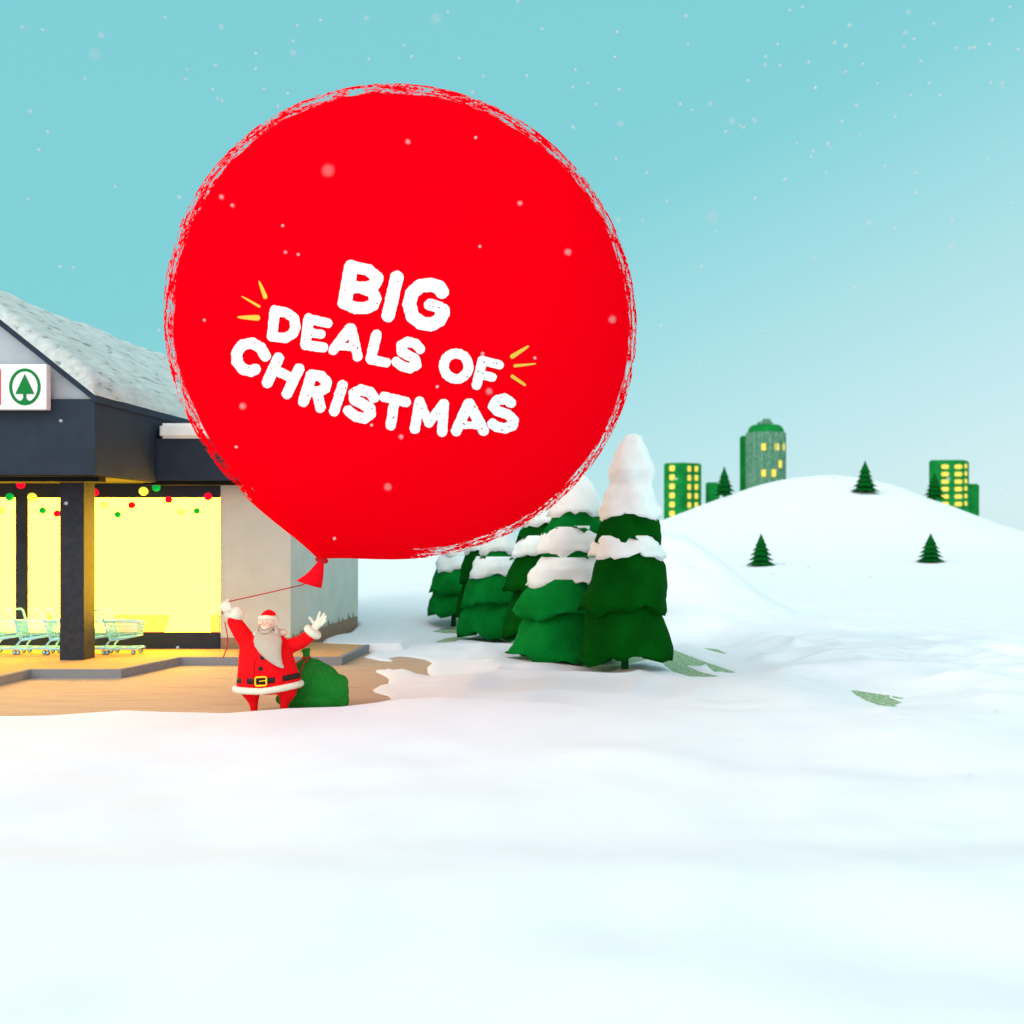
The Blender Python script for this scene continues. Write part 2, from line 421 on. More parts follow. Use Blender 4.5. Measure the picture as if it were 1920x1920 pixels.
# flat roof fascia right of the gabled hall
bm = bmesh.new(); box(bm, XE+.01, -6.95, 24.7, 32.2, 3.975, 4.91); sp('fascia', bm, SLATE)
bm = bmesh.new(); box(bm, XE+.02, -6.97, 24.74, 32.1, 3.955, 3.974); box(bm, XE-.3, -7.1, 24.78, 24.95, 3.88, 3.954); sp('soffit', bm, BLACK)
bm = bmesh.new(); box(bm, XE+.1, -6.9, 24.62, 32.3, 4.912, 5.25, .06); sp('snow_layer', bm, TSNOW, smooth=False)
bm = bmesh.new(); box(bm, -20, XL-.01, 24.7, 32.2, 3.975, 4.91); sp('fascia', bm, SLATE)
# gabled hall: fascia, side walls, gable
bm = bmesh.new()
box(bm, XL, XE, YC, YC+.25, zb, zt)
box(bm, XE-.2, XE, YC+.251, 36, zb, slope_z(XE)-.05)
box(bm, XL, XL+.2, YC+.251, 36, zb, slope_z(XL)-.05)
sp('hall_fascia', bm, SLATE)
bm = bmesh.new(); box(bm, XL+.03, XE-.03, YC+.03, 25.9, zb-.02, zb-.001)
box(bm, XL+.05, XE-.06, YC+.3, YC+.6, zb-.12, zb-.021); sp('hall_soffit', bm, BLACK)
bm = bmesh.new(); prism(bm, [(XL+.1, zt+.001), (XE-.12, zt+.001), (XE-.12, slope_z(XE-.12)-.08), (XA, slope_z(XA)-.08), (XL+.12, slope_z(XL+.12)-.08)], YC+.12, YC+.24)
sp('gable_wall', bm, GABLE)
bm = bmesh.new(); prism(bm, [(XE-.3, 5.25), (XE-.3, slope_z(XE-.3)-.1), (XA, slope_z(XA)-.1), (XL+.3, slope_z(XL+.3)-.1), (XL+.3, 5.25)], 35.7, 35.95)
sp('rear_gable', bm, RENDER)
# column
bm = bmesh.new(); box(bm, -11.48, -10.98, 23.0, 23.5, .17, zb-.02, .006)
sp('column', bm, mat('column_wood', (.030, .036, .050), .6, noise=.35, nscale=7, bump=.5, bscale=25))
bm = bmesh.new(); box(bm, XL+.3, XL+.8, 23.0, 23.5, .17, zb-.02, .006); sp('column', bm, SLATE)
# roof slabs with dark verge
bm = bmesh.new()
o1 = .14
for s in (1, -1):
    e = XA+s*(XE-XA+.04)
    prism(bm, [(XA, slope_z(XA)), (e, slope_z(e)), (e, slope_z(e)-o1), (XA, slope_z(XA)-o1)], YC-.06, 36.1)
sp('roof', bm, SLATE)
# thick lumpy snow on the roof
bm = bmesh.new()
ny_, nx_ = 110, 44
top = []
for j in range(ny_+1):
    y = YC-.10+(36.2-YC)*j/ny_; row = []
    for i in range(nx_+1):
        s = -1+2*i/nx_; e = XA+s*(XE-XA+.03)
        ed = min(1, (1-abs(s))*9); ey = min(1, j/2.2, (ny_-j)/2.2)
        th = .05+.24*(ed*(2-ed))**.5*(ey*(2-ey))**.5 if ed > 0 and ey > 0 else .03
        xx, yy = np.array([e*1.0]), np.array([y*1.0])
        th += .10*(float(vnoise(xx/.9, yy/.55, 31)[0])-.5)+.05*(float(vnoise(xx/.3, yy/.7, 32)[0])-.5)
        z = slope_z(e)+max(.03, th)-.06*math.exp(-((e-XA)/.25)**2)
        row.append(bm.verts.new((e+s*th*.25, y-(.08 if j == 0 else 0)*0, z)))
    top.append(row)
for j in range(ny_):
    for i in range(nx_):
        bm.faces.new((top[j][i], top[j][i+1], top[j+1][i+1], top[j+1][i]))
def low(v): return bm.verts.new((v.co.x, v.co.y, slope_z(v.co.x)+.004))
for edge_ in (top[0], top[-1], [r[0] for r in top], [r[-1] for r in top]):
    lo = [low(v) for v in edge_]
    for i in range(len(edge_)-1): bm.faces.new((edge_[i], edge_[i+1], lo[i+1], lo[i]))
sp('roof_snow', bm, RSNOW, smooth=True)

# shop sign
sign = empty('shop_sign', (XA, 21.7, 5.2)); tag(sign, 'white box sign with green fir tree emblem in an oval on the gable', 'sign')
SI = Matrix.Translation(-Vector(sign.location))
def gp(name, bm, m, root, smooth=False):
    o = obj(name, bm, m, root, smooth); o.matrix_parent_inverse = Matrix.Translation(-Vector(root.location)); return o
bm = bmesh.new(); box(bm, -14.55, -11.03, 21.58, 21.76, 5.21, 6.09, .01); gp('sign_box', bm, WHITE, sign)
bm = bmesh.new(); box(bm, -14.4, -11.915, 21.565, 21.579, 5.30, 6.0); gp('red_panel', bm, LRED, sign)
YS = 21.57
def zz(a, b): v = P(a/3.84, 500+b/3.84, YS); return (v.x, v.z)
bm = bmesh.new()
c = (178, 865); N = 48
for k in range(N):
    a0, a1 = 2*math.pi*k/N, 2*math.pi*(k+1)/N
    def rr(a, rx, ry): return (c[0]+rx*math.cos(a), c[1]+ry*math.sin(a))
    prism(bm, [zz(*rr(a0, 113, 133)), zz(*rr(a1, 113, 133)), zz(*rr(a1, 92, 112)), zz(*rr(a0, 92, 112))], YS, YS+.008)
gp('oval_ring', bm, LOGO, sign)
bm = bmesh.new()
prism(bm, [zz(178, 773), zz(246, 916), zz(188, 916), zz(188, 945), zz(200, 962), zz(218, 966), zz(238, 955), zz(247, 945), zz(236, 962), zz(220, 974), zz(200, 980), zz(178, 982),
      zz(156, 980), zz(136, 974), zz(120, 962), zz(109, 945), zz(118, 955), zz(138, 966), zz(156, 962), zz(167, 945), zz(167, 916), zz(110, 916)], YS-.004, YS+.004)
gp('fir_emblem', bm, LOGO, sign)

# ------------------------------------------------------------ light garland under the canopy
YG = 25.0
bulbs = [(-22, 932, 'r', 8), (1, 957, 'p', 7), (18, 932, 'g', 7.5), (39, 908, 'r', 8), (60, 932, 'y', 8), (80, 957, 'g', 6.5), (107, 963, 'r', 6.5), (134, 936, 'y', 7), (156, 914, 'g', 7), (178, 923, 'r', 7),
         (195, 947, 'p', 6.2), (221, 965, 'g', 6.3), (247, 947, 'r', 6.8), (269, 921, 'y', 8.2), (293, 914, 'g', 7.4), (316, 937, 'r', 6.8), (339, 960, 'p', 6.2), (369, 958, 'g', 6.3), (390, 931, 'r', 7.5)]
gar = empty('light_garland', P(195, 900, YG)); tag(gar, 'string of round red, green and yellow bulbs along the shop windows', 'fairy lights')
bm = bmesh.new(); pts = [P(a, b, YG+.02) for a, b, _, _ in bulbs]
tube(bm, pts, .003, 5); gp('wire', bm, SLATE, gar)
bnames = {'r': (BR, 'round red bulb'), 'g': (BG_, 'round green bulb'), 'y': (BY, 'round yellow bulb'), 'p': (BP, 'round pale yellow bulb')}
for a, b, k, r in bulbs:
    bm = bmesh.new(); ball(bm, (0, 0, 0), r*YG/F, 20, 12)
    o = obj('bulb', bm, bnames[k][0], gar, True); o.location = P(a, b, YG)-gar.location; o['label'] = bnames[k][1]

# ------------------------------------------------------------ shopping trolleys
def trolley():
    root = empty('shopping_trolley', (0, 0, 0))
    W = .45; t = .011
    bm = bmesh.new()
    def in_(y, f): return y*W+(.5-y)*f            # the nose of the basket narrows
    tr = {0: [(-.09, .73), (.63, .705)], }
    rimt = []
    for y, f in ((0, 0),):
        pass
    A = [(-.09, in_(0, 0), .73), (.60, in_(0, .06), .705), (.63, in_(0, .1), .70), (.63, in_(1, .1), .70), (.60, in_(1, .06), .705), (-.09, in_(1, 0), .73)]
    B = [(.03, in_(0, .03), .33), (.56, in_(0, .10), .40), (.58, in_(0, .12), .40), (.58, in_(1, .12), .40), (.56, in_(1, .10), .40), (.03, in_(1, .03), .33)]
    A = [Vector(v) for v in A]; B = [Vector(v) for v in B]
    tube(bm, A, .019, 6); tube(bm, B, .015, 6)
    tube(bm, [A[0], A[-1]], t, 6); tube(bm, [B[0], B[-1]], t, 6)
    wr = .0075
    for side in (0, 1):
        a0, a1 = (A[0], A[1]) if side == 0 else (A[5], A[4]); b0, b1 = (B[0], B[1]) if side == 0 else (B[5], B[4])
        for k in range(14):
            u = k/13; tube(bm, [a0.lerp(a1, u), b0.lerp(b1, u)], wr, 4, caps=False)
        for k in (.3, .55, .8):
            tube(bm, [a0.lerp(b0, k), a1.lerp(b1, k)], wr, 4, caps=False)
    for k in range(9):
        u = k/8; tube(bm, [A[2].lerp(A[3], u), B[2].lerp(B[3], u)], wr, 4, caps=False)
        tube(bm, [A[0].lerp(A[5], u), B[0].lerp(B[5], u)], wr, 4, caps=False)
    for k in (.3, .55, .8):
        tube(bm, [A[2].lerp(B[2], k), A[3].lerp(B[3], k)], wr, 4, caps=False)
    for k in range(8):
        u = k/7; tube(bm, [B[0].lerp(B[1], u), B[5].lerp(B[4], u)], wr, 4, caps=False)
    obj('basket', bm, MINT, root, True)
    bm = bmesh.new()
    for y in (-.005, W+.005):
        tube(bm, [(-.29, y, .955), (-.20, y, .965), (-.155, y, .93), (-.09, y, .73), (-.02, y, .50), (.04, y, .33)], [.022, .026, .023, .021, .019, .019], 7)
    tube(bm, [(-.29, -.005, .955), (-.29, W+.005, .955)], .012, 7)
    obj('handle', bm, MINT, root, True)
    bm = bmesh.new()
    for y in (.0, W):
        tube(bm, [(.56, y+(.05 if y == 0 else -.05), .40), (.30, y, .345), (.05, y, .31), (.0, y, .26), (-.055, y, .19), (-.05, y, .13), (.0, y, .115), (.60, y+(.05 if y == 0 else -.05), .145)], .020, 7)
        tube(bm, [(-.05, y, .13), (.62, y+(.05 if y == 0 else -.05), .125)], .020, 7)
    for x in (-.04, .2, .42, .6): tube(bm, [(x, .03, .13), (x, W-.03, .13)], .012, 6)
    for x, y in ((0, .0), (0, W), (.54, .05), (.54, W-.05)):
        tube(bm, [(x, y, .12), (x-.01, y, .05)], .010, 6)
    obj('chassis', bm, MINT, root, True)
    for x, y in ((0, -.012), (0, W+.012), (.54, .038), (.54, W-.038)):
        bm = bmesh.new(); M = Matrix.Translation((x-.01, y, .047)) @ Matrix.Rotation(math.pi/2, 4, 'X')
        bmesh.ops.create_cone(bm, cap_ends=True, segments=20, radius1=.047, radius2=.047, depth=.026, matrix=M)
        w = obj('wheel', bm, TYRE, root)
        bm = bmesh.new(); M = Matrix.Translation((x-.01, y-.0145, .047)) @ Matrix.Rotation(math.pi/2, 4, 'X')
        bmesh.ops.create_cone(bm, cap_ends=True, segments=16, radius1=.030, radius2=.030, depth=.006, matrix=M)
        h = obj('hub', bm, MINT, w)
    return root
def copytree(o, parent=None):
    c = o.copy(); COL.objects.link(c); c.parent = parent
    for ch in [q for q in bpy.data.objects if q.parent == o]: copytree(ch, c)
    return c
tl = ['mint shopping trolley at the right end of the row, its basket standing clear', 'mint shopping trolley nested behind the end one, half hidden by the dark column',
      'mint shopping trolley almost wholly behind the dark column', 'mint shopping trolley just left of the dark column, its handle before the pane', 'mint shopping trolley at the left edge of the photo, below the dark mullion']
t0 = trolley()
for k in range(5):
    t = t0 if k == 0 else copytree(t0)
    t.location = (-10.93-.646*k, 24.0+.004*k, .172)
    tag(t, tl[k], 'shopping trolley', 'nested shopping trolleys in front of the shop window')

# ------------------------------------------------------------ the bearded person
PY = 17.3
san = empty('person', (P(502.5, 1333, PY).x, PY, 0.0))
tag(san, 'bearded person in red fur trimmed coat and hat, arms raised, holding the balloon cord', 'person')
S = 1/721.
def L(zx, zy, y=0.0): return Vector(((zx-735)*S, y, (1880-zy)*S))
def so(name, bm, m, vox=.012, it=4, fur=0, parent=None):
    return remeshed(name, bm, vox, m, parent or san, it, fur)
# body: one continuous mesh
bm = bmesh.new()
ball(bm, L(733, 868), (.135, .125, .155), 24, 16)
tube(bm, [L(735, 960), L(738, 1060)], [.075, .09], 12)
loft(bm, [(*L(742, 1640), .36, .22), (*L(740, 1500), .40, .25), (*L(735, 1350), .38, .24), (*L(715, 1200), .34, .21), (*L(712, 1090), .27, .17), (*L(735, 1020), .14, .11)], 24)
tube(bm, [L(560, 1150), L(440, 965, -.02), L(370, 845, -.03), L(330, 760, -.04)], [.11, .10, .085, .06], 12)
tube(bm, [L(930, 1150), L(1110, 1088, -.03), L(1205, 1012, -.04), L(1270, 930, -.05)], [.10, .09, .075, .05], 12)
tube(bm, [L(560, 1600), L(582, 1800), L(583, 1865)], [.13, .05, .04], 12)
tube(bm, [L(935, 1600), L(908, 1780), L(905, 1865)], [.13, .05, .04], 12)
ball(bm, L(583, 1872, -.02), (.04, .08, .022), 12, 8); ball(bm, L(905, 1872, -.02), (.04, .08, .022), 12, 8)
body = so('body', bm, SKIN, .014)
# trousers
bm = bmesh.new()
loft(bm, [(*L(748, 1655), .38, .24), (*L(745, 1560), .42, .27)], 24)
tube(bm, [L(545, 1600), L(548, 1660), L(572, 1760), L(580, 1850)], [.15, .14, .075, .052], 14)
tube(bm, [L(955, 1600), L(948, 1660), L(922, 1760), L(908, 1850)], [.15, .14, .075, .052], 14)
so('trousers', bm, RED, .012)
for x in (580, 906):
    bm = bmesh.new(); ball(bm, L(x, 1872, -.02), (.05, .09, .026), 14, 8); obj('boot', bm, BLK, san, True)
# coat with sleeves
bm = bmesh.new()
def sec(zy, xl, xr, d): c_ = L((xl+xr)/2, zy); return (c_.x, 0, c_.z, (xr-xl)/2*S, d)
loft(bm, [sec(1600, 383, 1108, .34), sec(1500, 393, 1086, .33), (sec(1400, 402, 1066, .32)), sec(1270, 410, 1026, .29), sec(1170, 416, 992, .26), sec(1090, 452, 965, .21), sec(1030, 530, 925, .16), sec(985, 620, 860, .11)], 36)
tube(bm, [L(540, 1180), L(505, 1080), L(432, 958, -.03), L(368, 850, -.05)], [.14, .14, .128, .108], 18)
tube(bm, [L(925, 1160), L(1010, 1120), L(1110, 1085, -.03), L(1215, 1005, -.05)], [.13, .115, .108, .10], 18)
coat = so('coat', bm, RED, .013, 5)
bm = bmesh.new()
tube(bm, [L(655, 1262, -.285), L(648, 1400, -.325), L(650, 1500, -.338), L(655, 1580, -.345)], .005, 6)
obj('front_seam', bm, mat('seam_dark_red', (.35, .003, .006), .9), coat, True)
def surf_y(zx, zy, pad=0):              # front of the coat at that height
    d = np.interp(zy, [985, 1030, 1090, 1170, 1270, 1400, 1500, 1600], [.11, .16, .21, .26, .29, .32, .33, .34])
    xl = np.interp(zy, [985, 1030, 1090, 1170, 1270, 1400, 1500, 1600], [620, 530, 452, 416, 410, 402, 393, 383])
    xr = np.interp(zy, [985, 1030, 1090, 1170, 1270, 1400, 1500, 1600], [860, 925, 965, 992, 1026, 1066, 1086, 1108])
    u = (zx-(xl+xr)/2)/((xr-xl)/2)
    return -d*math.sqrt(max(0.0, 1-min(1, abs(u))**2))-pad
for zx, zy in ((735, 1236), (722, 1356)):
    bm = bmesh.new(); ball(bm, L(zx, zy, surf_y(zx, zy, .004)), (.036, .016, .036), 16, 8); obj('button', bm, BLK, coat, True)
# belt: flat band round the coat, rising to the right
bm = bmesh.new(); R_ = []
for k in range(72):
    a = 2*math.pi*k/72; ca, sa = math.cos(a), math.sin(a)
    cx = (395+1086)/2; x = (cx-735)*S+(1086-395)/2*S*1.012*ca; y = .335*1.015*sa
    z = (1880-1492)*S+.052*max(0, ca)**1.3-.012*max(0, -ca)
    R_.append([bm.verts.new((x*1.0, y, z-.042)), bm.verts.new((x, y, z+.042)), bm.verts.new((x*.97, y*.97, z+.042)), bm.verts.new((x*.97, y*.97, z-.042))])
for k in range(72):
    A_, B_ = R_[k], R_[(k+1) % 72]
    for q in range(4): bm.faces.new((A_[q], B_[q], B_[(q+1) % 4], A_[(q+1) % 4]))
belt = obj('belt', bm, BLK, san, True)
for x0, x1, dz in ((497, 568, 0), (886, 955, .025)):     # red belt loops
    bm = bmesh.new(); g0 = []
    for k in range(7):
        zx = x0+(x1-x0)*k/6; y = surf_y(zx, 1495, .016); c_ = L(zx, 1492, y)
        g0.append([bm.verts.new((c_.x, y, c_.z-.058+dz)), bm.verts.new((c_.x, y, c_.z+.062+dz)), bm.verts.new((c_.x, y+.02, c_.z+.062+dz)), bm.verts.new((c_.x, y+.02, c_.z-.058+dz))])
    for A_, B_ in zip(g0, g0[1:]):
        for q in range(4): bm.faces.new((A_[q], B_[q], B_[(q+1) % 4], A_[(q+1) % 4]))
    bm.faces.new(g0[0]); bm.faces.new(g0[-1][::-1])
    obj('belt_loop', bm, RED, belt)
bm = bmesh.new(); yb = -.375
def bp_(dx, dz): return Vector(((740-735)*S+dx, yb, (1880-1490)*S+dz))
pts = [bp_(.085*x+.02*0, .066*z) for x, z in ((-.8, -1), (.8, -1), (1, -.75), (1, .75), (.8, 1), (-.8, 1), (-1, .75), (-1, -.75), (-.8, -1))]
pts = [Vector((p.x, p.y, p.z+.05*(p.x)*.9)) for p in pts]
tube(bm, pts, .0125, 8); tube(bm, [bp_(-.02, 0), bp_(.08, .014)], .008, 8)
obj('buckle', bm, GOLD, belt, True)
# fur: hem, cuffs, collar
bm = bmesh.new(); pts = []
for k in range(49):
    a = 2*math.pi*k/48; ca, sa = math.cos(a), math.sin(a)
    pts.append(((738-735)*S+.497*ca, .35*sa, (1880-1603)*S+.07*max(0, ca)**1.2-.0*max(0, -ca)))
tube(bm, pts, .052, 14); so('hem_fur', bm, FUR, .012, 2, .0035)
bm = bmesh.new()
ball(bm, L(390, 764, -.04), (.125, .12, .125), 18, 12); so('cuff_fur', bm, FUR, .011, 2, .0035)
bm = bmesh.new()
ax = (L(1270, 930)-L(1205, 1012)).normalized(); pc = L(1246, 968, -.05); v1 = Vector((0, 1, 0)); v2 = ax.cross(v1)
tube(bm, [pc+v1*.075*math.cos(a)+v2*.088*math.sin(a) for a in [2*math.pi*k/24 for k in range(25)]], .062, 12)
ball(bm, pc, .085, 14, 10); so('cuff_fur', bm, FUR, .011, 2, .0035)
bm = bmesh.new()
tube(bm, [Vector(((738-735)*S+.225*math.cos(a), 0.07+.13*math.sin(a), (1880-990)*S+.01*math.cos(a))) for a in [2*math.pi*k/32 for k in range(33)]], .052, 12)
so('collar_fur', bm, FUR, .012, 2, .0035)
# gloves with five fingers
bm = bmesh.new()
ball(bm, L(325, 735, -.07), (.098, .085, .115), 18, 12); ball(bm, L(300, 690, -.08), (.085, .075, .085), 16, 10)
for x0, y0, x1, y1, yy, r in ((262, 665, 246, 700, -.15, .030), (285, 632, 262, 660, -.14, .032), (312, 618, 300, 650, -.15, .031), (340, 632, 332, 665, -.14, .028)):
    tube(bm, [L(x0+15, y0+30, -.05), L(x0, y0, -.09), L((x0+x1)/2-6, (y0+y1)/2, yy), L(x1+12, y1+30, yy+.01)], [r, r, r*.98, r*.85], 10)
tube(bm, [L(350, 720, -.12), L(310, 722, -.165), L(268, 708, -.165)], [.034, .030, .026], 10)
tube(bm, [L(296, 640, -.07), L(300, 612, -.08)], [.03, .022], 10)
so('glove', bm, FUR, .008, 2)
bm = bmesh.new()
tube(bm, [L(1255, 955, -.06), L(1298, 885, -.07), L(1330, 850, -.07)], [.05, .066, .062], 14, ey=.55)
for a, b, c_, r in (((1300, 850), (1320, 790), (1338, 742), .0215), ((1335, 845), (1362, 795), (1384, 760), .022), ((1352, 862), (1382, 822), (1402, 790), .0215), ((1350, 885), (1380, 858), (1401, 833), .019)):
    tube(bm, [L(*a, -.07), L(*b, -.085), L(*c_, -.09)], [r*1.12, r, r*.85], 10)
tube(bm, [L(1292, 905, -.07), L(1255, 850, -.085), L(1222, 803, -.095)], [.032, .024, .020], 10)
so('glove', bm, FUR, .007, 2)
# head: face, hat, hair, beard
bm = bmesh.new()
loft(bm, [(*L(733, 900), .158, .145), (*L(733, 860), .162, .15), (*L(735, 815), .158, .15), (*L(740, 770), .125, .12), (*L(742, 750), .07, .07)], 26)
hair_o = bm
bmesh.ops.translate(bm, verts=bm.verts[:], vec=(0, .055, 0)); so('hair', bm, FUR, .012, 3, .002)
bm = bmesh.new()
tube(bm, [Vector(((735-735)*S+.118*math.cos(a), .108*math.sin(a)+.0, (1880-800)*S-.016*abs(math.cos(a))+.0)) for a in [2*math.pi*k/32 for k in range(33)]], .037, 12)
hat = bmesh.new()
loft(hat, [(*L(740, 800), .120, .115), (*L(742, 770), .112, .108), (*L(743, 745), .085, .083), (*L(742, 727), .045, .045), (*L(741, 719), .01, .01)], 24)
hat_o = obj('hat', hat, RED, san, True)
so('hat_fur', bm, FUR, .010, 2, .0025, parent=hat_o)
bm = bmesh.new()
cen = [(730, 962, 60, .05, -.13), (742, 972, 112, .07, -.13), (765, 1000, 146, .085, -.16), (782, 1050, 160, .09, -.215), (793, 1110, 148, .09, -.255), (822, 1180, 122, .08, -.285), (862, 1245, 92, .065, -.305), (905, 1295, 62, .05, -.32), (948, 1330, 38, .04, -.33), (972, 1348, 14, .02, -.33)]
loft(bm, [((zx-735)*S, y, (1880-zy)*S, w*S, d) for zx, zy, w, d, y in cen], 26)
tube(bm, [L(640, 905, -.055), L(634, 950, -.08), L(655, 1010, -.12), L(700, 1060, -.17)], [.022, .035, .05, .05], 12)
tube(bm, [L(828, 905, -.055), L(852, 945, -.08), L(868, 1000, -.12), L(850, 1060, -.17)], [.022, .038, .055, .05], 12)
tube(bm, [L(662, 925, -.12), L(700, 948, -.158), L(735, 952, -.165), L(780, 945, -.158), L(815, 922, -.12)], [.012, .018, .016, .018, .012], 10)
so('beard', bm, BEARD, .010, 4)
bm = bmesh.new()
tube(bm, [L(698, 968, -.200), L(735, 982, -.225), L(790, 968, -.205)], .0032, 6)
obj('beard_crease', bm, mat('crease', (.16, .12, .10), .9), san, True)
bm = bmesh.new(); ball(bm, L(733, 905, -.095), (.085, .062, .065), 18, 12); obj('chin', bm, SKIN, body, True)
PINK = mat('cheek_pink', (.85, .16, .20), .8); NOSE = mat('nose_orange', (.85, .30, .10), .6)
for zx in (678, 775):
    bm = bmesh.new(); ball(bm, L(zx, 881, -.118+.012*abs(zx-727)/50), (.026, .014, .012), 14, 8); obj('cheek', bm, PINK, body, True)
for zx in (706, 750):
    bm = bmesh.new(); ball(bm, L(zx, 860, -.125), (.007, .006, .009), 10, 6); obj('eye', bm, BLK, body, True)
    bm = bmesh.new(); tube(bm, [L(zx-10, 846, -.122), L(zx, 843, -.126), L(zx+10, 847, -.122)], .0025, 6); obj('eyebrow', bm, BEARD, body, True)
bm = bmesh.new(); ball(bm, L(726, 884, -.135), (.021, .022, .018), 14, 8); obj('nose', bm, NOSE, body, True)
bm = bmesh.new(); tube(bm, [L(708, 920, -.152), L(727, 930, -.158), L(748, 920, -.152)], [.004, .007, .004], 8); obj('mouth', bm, WHITE, body, True)
for zx in (652, 816):
    bm = bmesh.new(); ball(bm, L(zx, 872, -.01), (.018, .02, .032), 10, 8); obj('ear', bm, SKIN, body, True)

# ------------------------------------------------------------ gift sack
SY = 17.85; S2 = SY/F/6
sk = empty('gift_sack', (P(575, 1333, SY).x, SY, 0))
tag(sk, 'green tied sack on the paving beside the person', 'sack')
def K(zx, zy, y=0.0): v = P(380+zx/6, 1020+zy/6, SY); return Vector((v.x-sk.location.x, y, v.z))
bm = bmesh.new()
for zx, zy, rx, ry in ((1150, 1560, 240, 250), (1290, 1600, 280, 270), (1430, 1660, 215, 200), (1240, 1430, 150, 145), (1330, 1450, 120, 120), (1050, 1700, 170, 160), (1520, 1760, 130, 130), (1540, 1560, 100, 95), (1170, 1350, 75, 75), (1300, 1750, 320, 140), (900, 1740, 80, 70)):
    ball(bm, K(zx, zy), (rx*S2, min(rx, 240)*S2*.8, ry*S2), 18, 12)
tube(bm, [K(1168, 1350), K(1168, 1270)], [60*S2, 42*S2], 12)
loft(bm, [(*K(1168, 1262), 42*S2, 40*S2), (*K(1165, 1225), 38*S2, 34*S2), (*K(1160, 1195), 55*S2, 30*S2), (*K(1175, 1172), 40*S2, 24*S2)], 16)
ball(bm, K(1118, 1203), (.03, .02, .014), 10, 6); ball(bm, K(1195, 1178), (.026, .02, .018), 10, 6)
remeshed('sack_cloth', bm, .016, SACK, sk, 5)
bm = bmesh.new()
tube(bm, [K(1168, 1276)+Vector((.068*math.cos(a), .066*math.sin(a), 0)) for a in [2*math.pi*k/20 for k in range(21)]], .012, 8)
tube(bm, [K(1195, 1290, -.07), K(1165, 1330, -.13), K(1150, 1400, -.22), K(1158, 1510, -.30)], .010, 7)
tube(bm, [K(1140, 1285, -.06), K(1095, 1315, -.13), K(1050, 1365, -.18)], .010, 7)
obj('tie_cord', bm, CORD, sk, True)

# ------------------------------------------------------------ balloon
BYD = 17.6; BC = P(767, 617, BYD); CAM = Vector((0, 0, CZ))
D_ = (BC-CAM).length; V = (CAM-BC).normalized()
# silhouette radius: 439 px at the centre of the disc
BR_ = 3.615
ND = (P(600, 1040, BYD)-BC); ND = (ND-V*ND.dot(V)).normalized()
bal = empty('balloon', tuple(BC+ND*BR_)); tag(bal, 'huge red balloon with white lettering floating above the person', 'balloon')
BI = Matrix.Translation(-Vector(bal.location))
def bpart(name, bm, m, parent=None, smooth=True):
    o = obj(name, bm, m, parent or bal, smooth)
    if not parent: o.matrix_parent_inverse = BI
    return o
m = bpy.data.materials.new('balloon_red'); m.use_nodes = True
nt = m.node_tree; b = nt.nodes['Principled BSDF']
b.inputs['Base Color'].default_value = (.94, .0, .006, 1); b.inputs['Roughness'].default_value = .95; b.inputs['Specular IOR Level'].default_value = 0
out = nt.nodes['Material Output']
def vm(op, a, bvec=None, outp=0):
    n = nt.nodes.new('ShaderNodeVectorMath'); n.operation = op
    nt.links.new(a, n.inputs[0])
    if bvec is not None:
        n.inputs[1].default_value = bvec
    return n.outputs['Value'] if op == 'DOT_PRODUCT' else n.outputs['Vector']
def mm(op, a, b2=None):
    n = nt.nodes.new('ShaderNodeMath'); n.operation = op
    for i, v in enumerate((a, b2)):
        if v is None: continue
        if isinstance(v, (int, float)): n.inputs[i].default_value = v
        else: nt.links.new(v, n.inputs[i])
    return n.outputs[0]
tc = nt.nodes.new('ShaderNodeTexCoord')
U1 = V.cross(Vector((0, 0, 1))).normalized(); U2 = V.cross(U1)
nrm = vm('SCALE', tc.outputs['Object']); nrm.node.inputs['Scale'].default_value = 1/BR_
s_ = vm('DOT_PRODUCT', nrm, V); a_ = vm('DOT_PRODUCT', nrm, U1); b_ = vm('DOT_PRODUCT', nrm, U2)
rho = mm('SQRT', mm('ADD', mm('MULTIPLY', a_, a_), mm('MULTIPLY', b_, b_)))
DD = D_/BR_; qlim = 1/math.sqrt(DD*DD-1)
q = mm('DIVIDE', mm('DIVIDE', rho, mm('SUBTRACT', DD, s_)), qlim)       # 1 at the outermost ring
ca = mm('DIVIDE', a_, rho); cb = mm('DIVIDE', b_, rho)
def streak(k, mr, scale_seed):
    c_ = nt.nodes.new('ShaderNodeCombineXYZ')
    nt.links.new(mm('MULTIPLY', ca, k), c_.inputs[0]); nt.links.new(mm('MULTIPLY', cb, k), c_.inputs[1]); nt.links.new(mm('MULTIPLY', q, mr), c_.inputs[2])
    n = nt.nodes.new('ShaderNodeTexNoise'); n.inputs['Scale'].default_value = 1; n.inputs['Detail'].default_value = 2; n.inputs['Roughness'].default_value = .6
    nt.links.new(c_.outputs[0], n.inputs['Vector']); return n.outputs['Fac']
n1 = streak(9, 90, 0); n2 = streak(60, 400, 1); n3 = streak(5, 14, 2)
band = mm('MULTIPLY', mm('SUBTRACT', q, mm('SUBTRACT', .975, mm('MULTIPLY', n3, .032))), 200)       # starts ragged near .955
band = mm('MINIMUM', mm('MAXIMUM', band, 0), 1)
mix_ = mm('ADD', mm('MULTIPLY', n1, .55), mm('MULTIPLY', n2, .55))
ndm = mm('ADD', mm('MULTIPLY', ca, ND.dot(U1)), mm('MULTIPLY', cb, ND.dot(U2)))
hole = mm('GREATER_THAN', mix_, mm('ADD', .570, mm('MULTIPLY', mm('MAXIMUM', mm('SUBTRACT', ndm, .90), 0), 3.2)))
hole = mm('MULTIPLY', hole, band)
nd_ = mm('ADD', mm('MULTIPLY', ca, ND.dot(U1)), mm('MULTIPLY', cb, ND.dot(U2)))
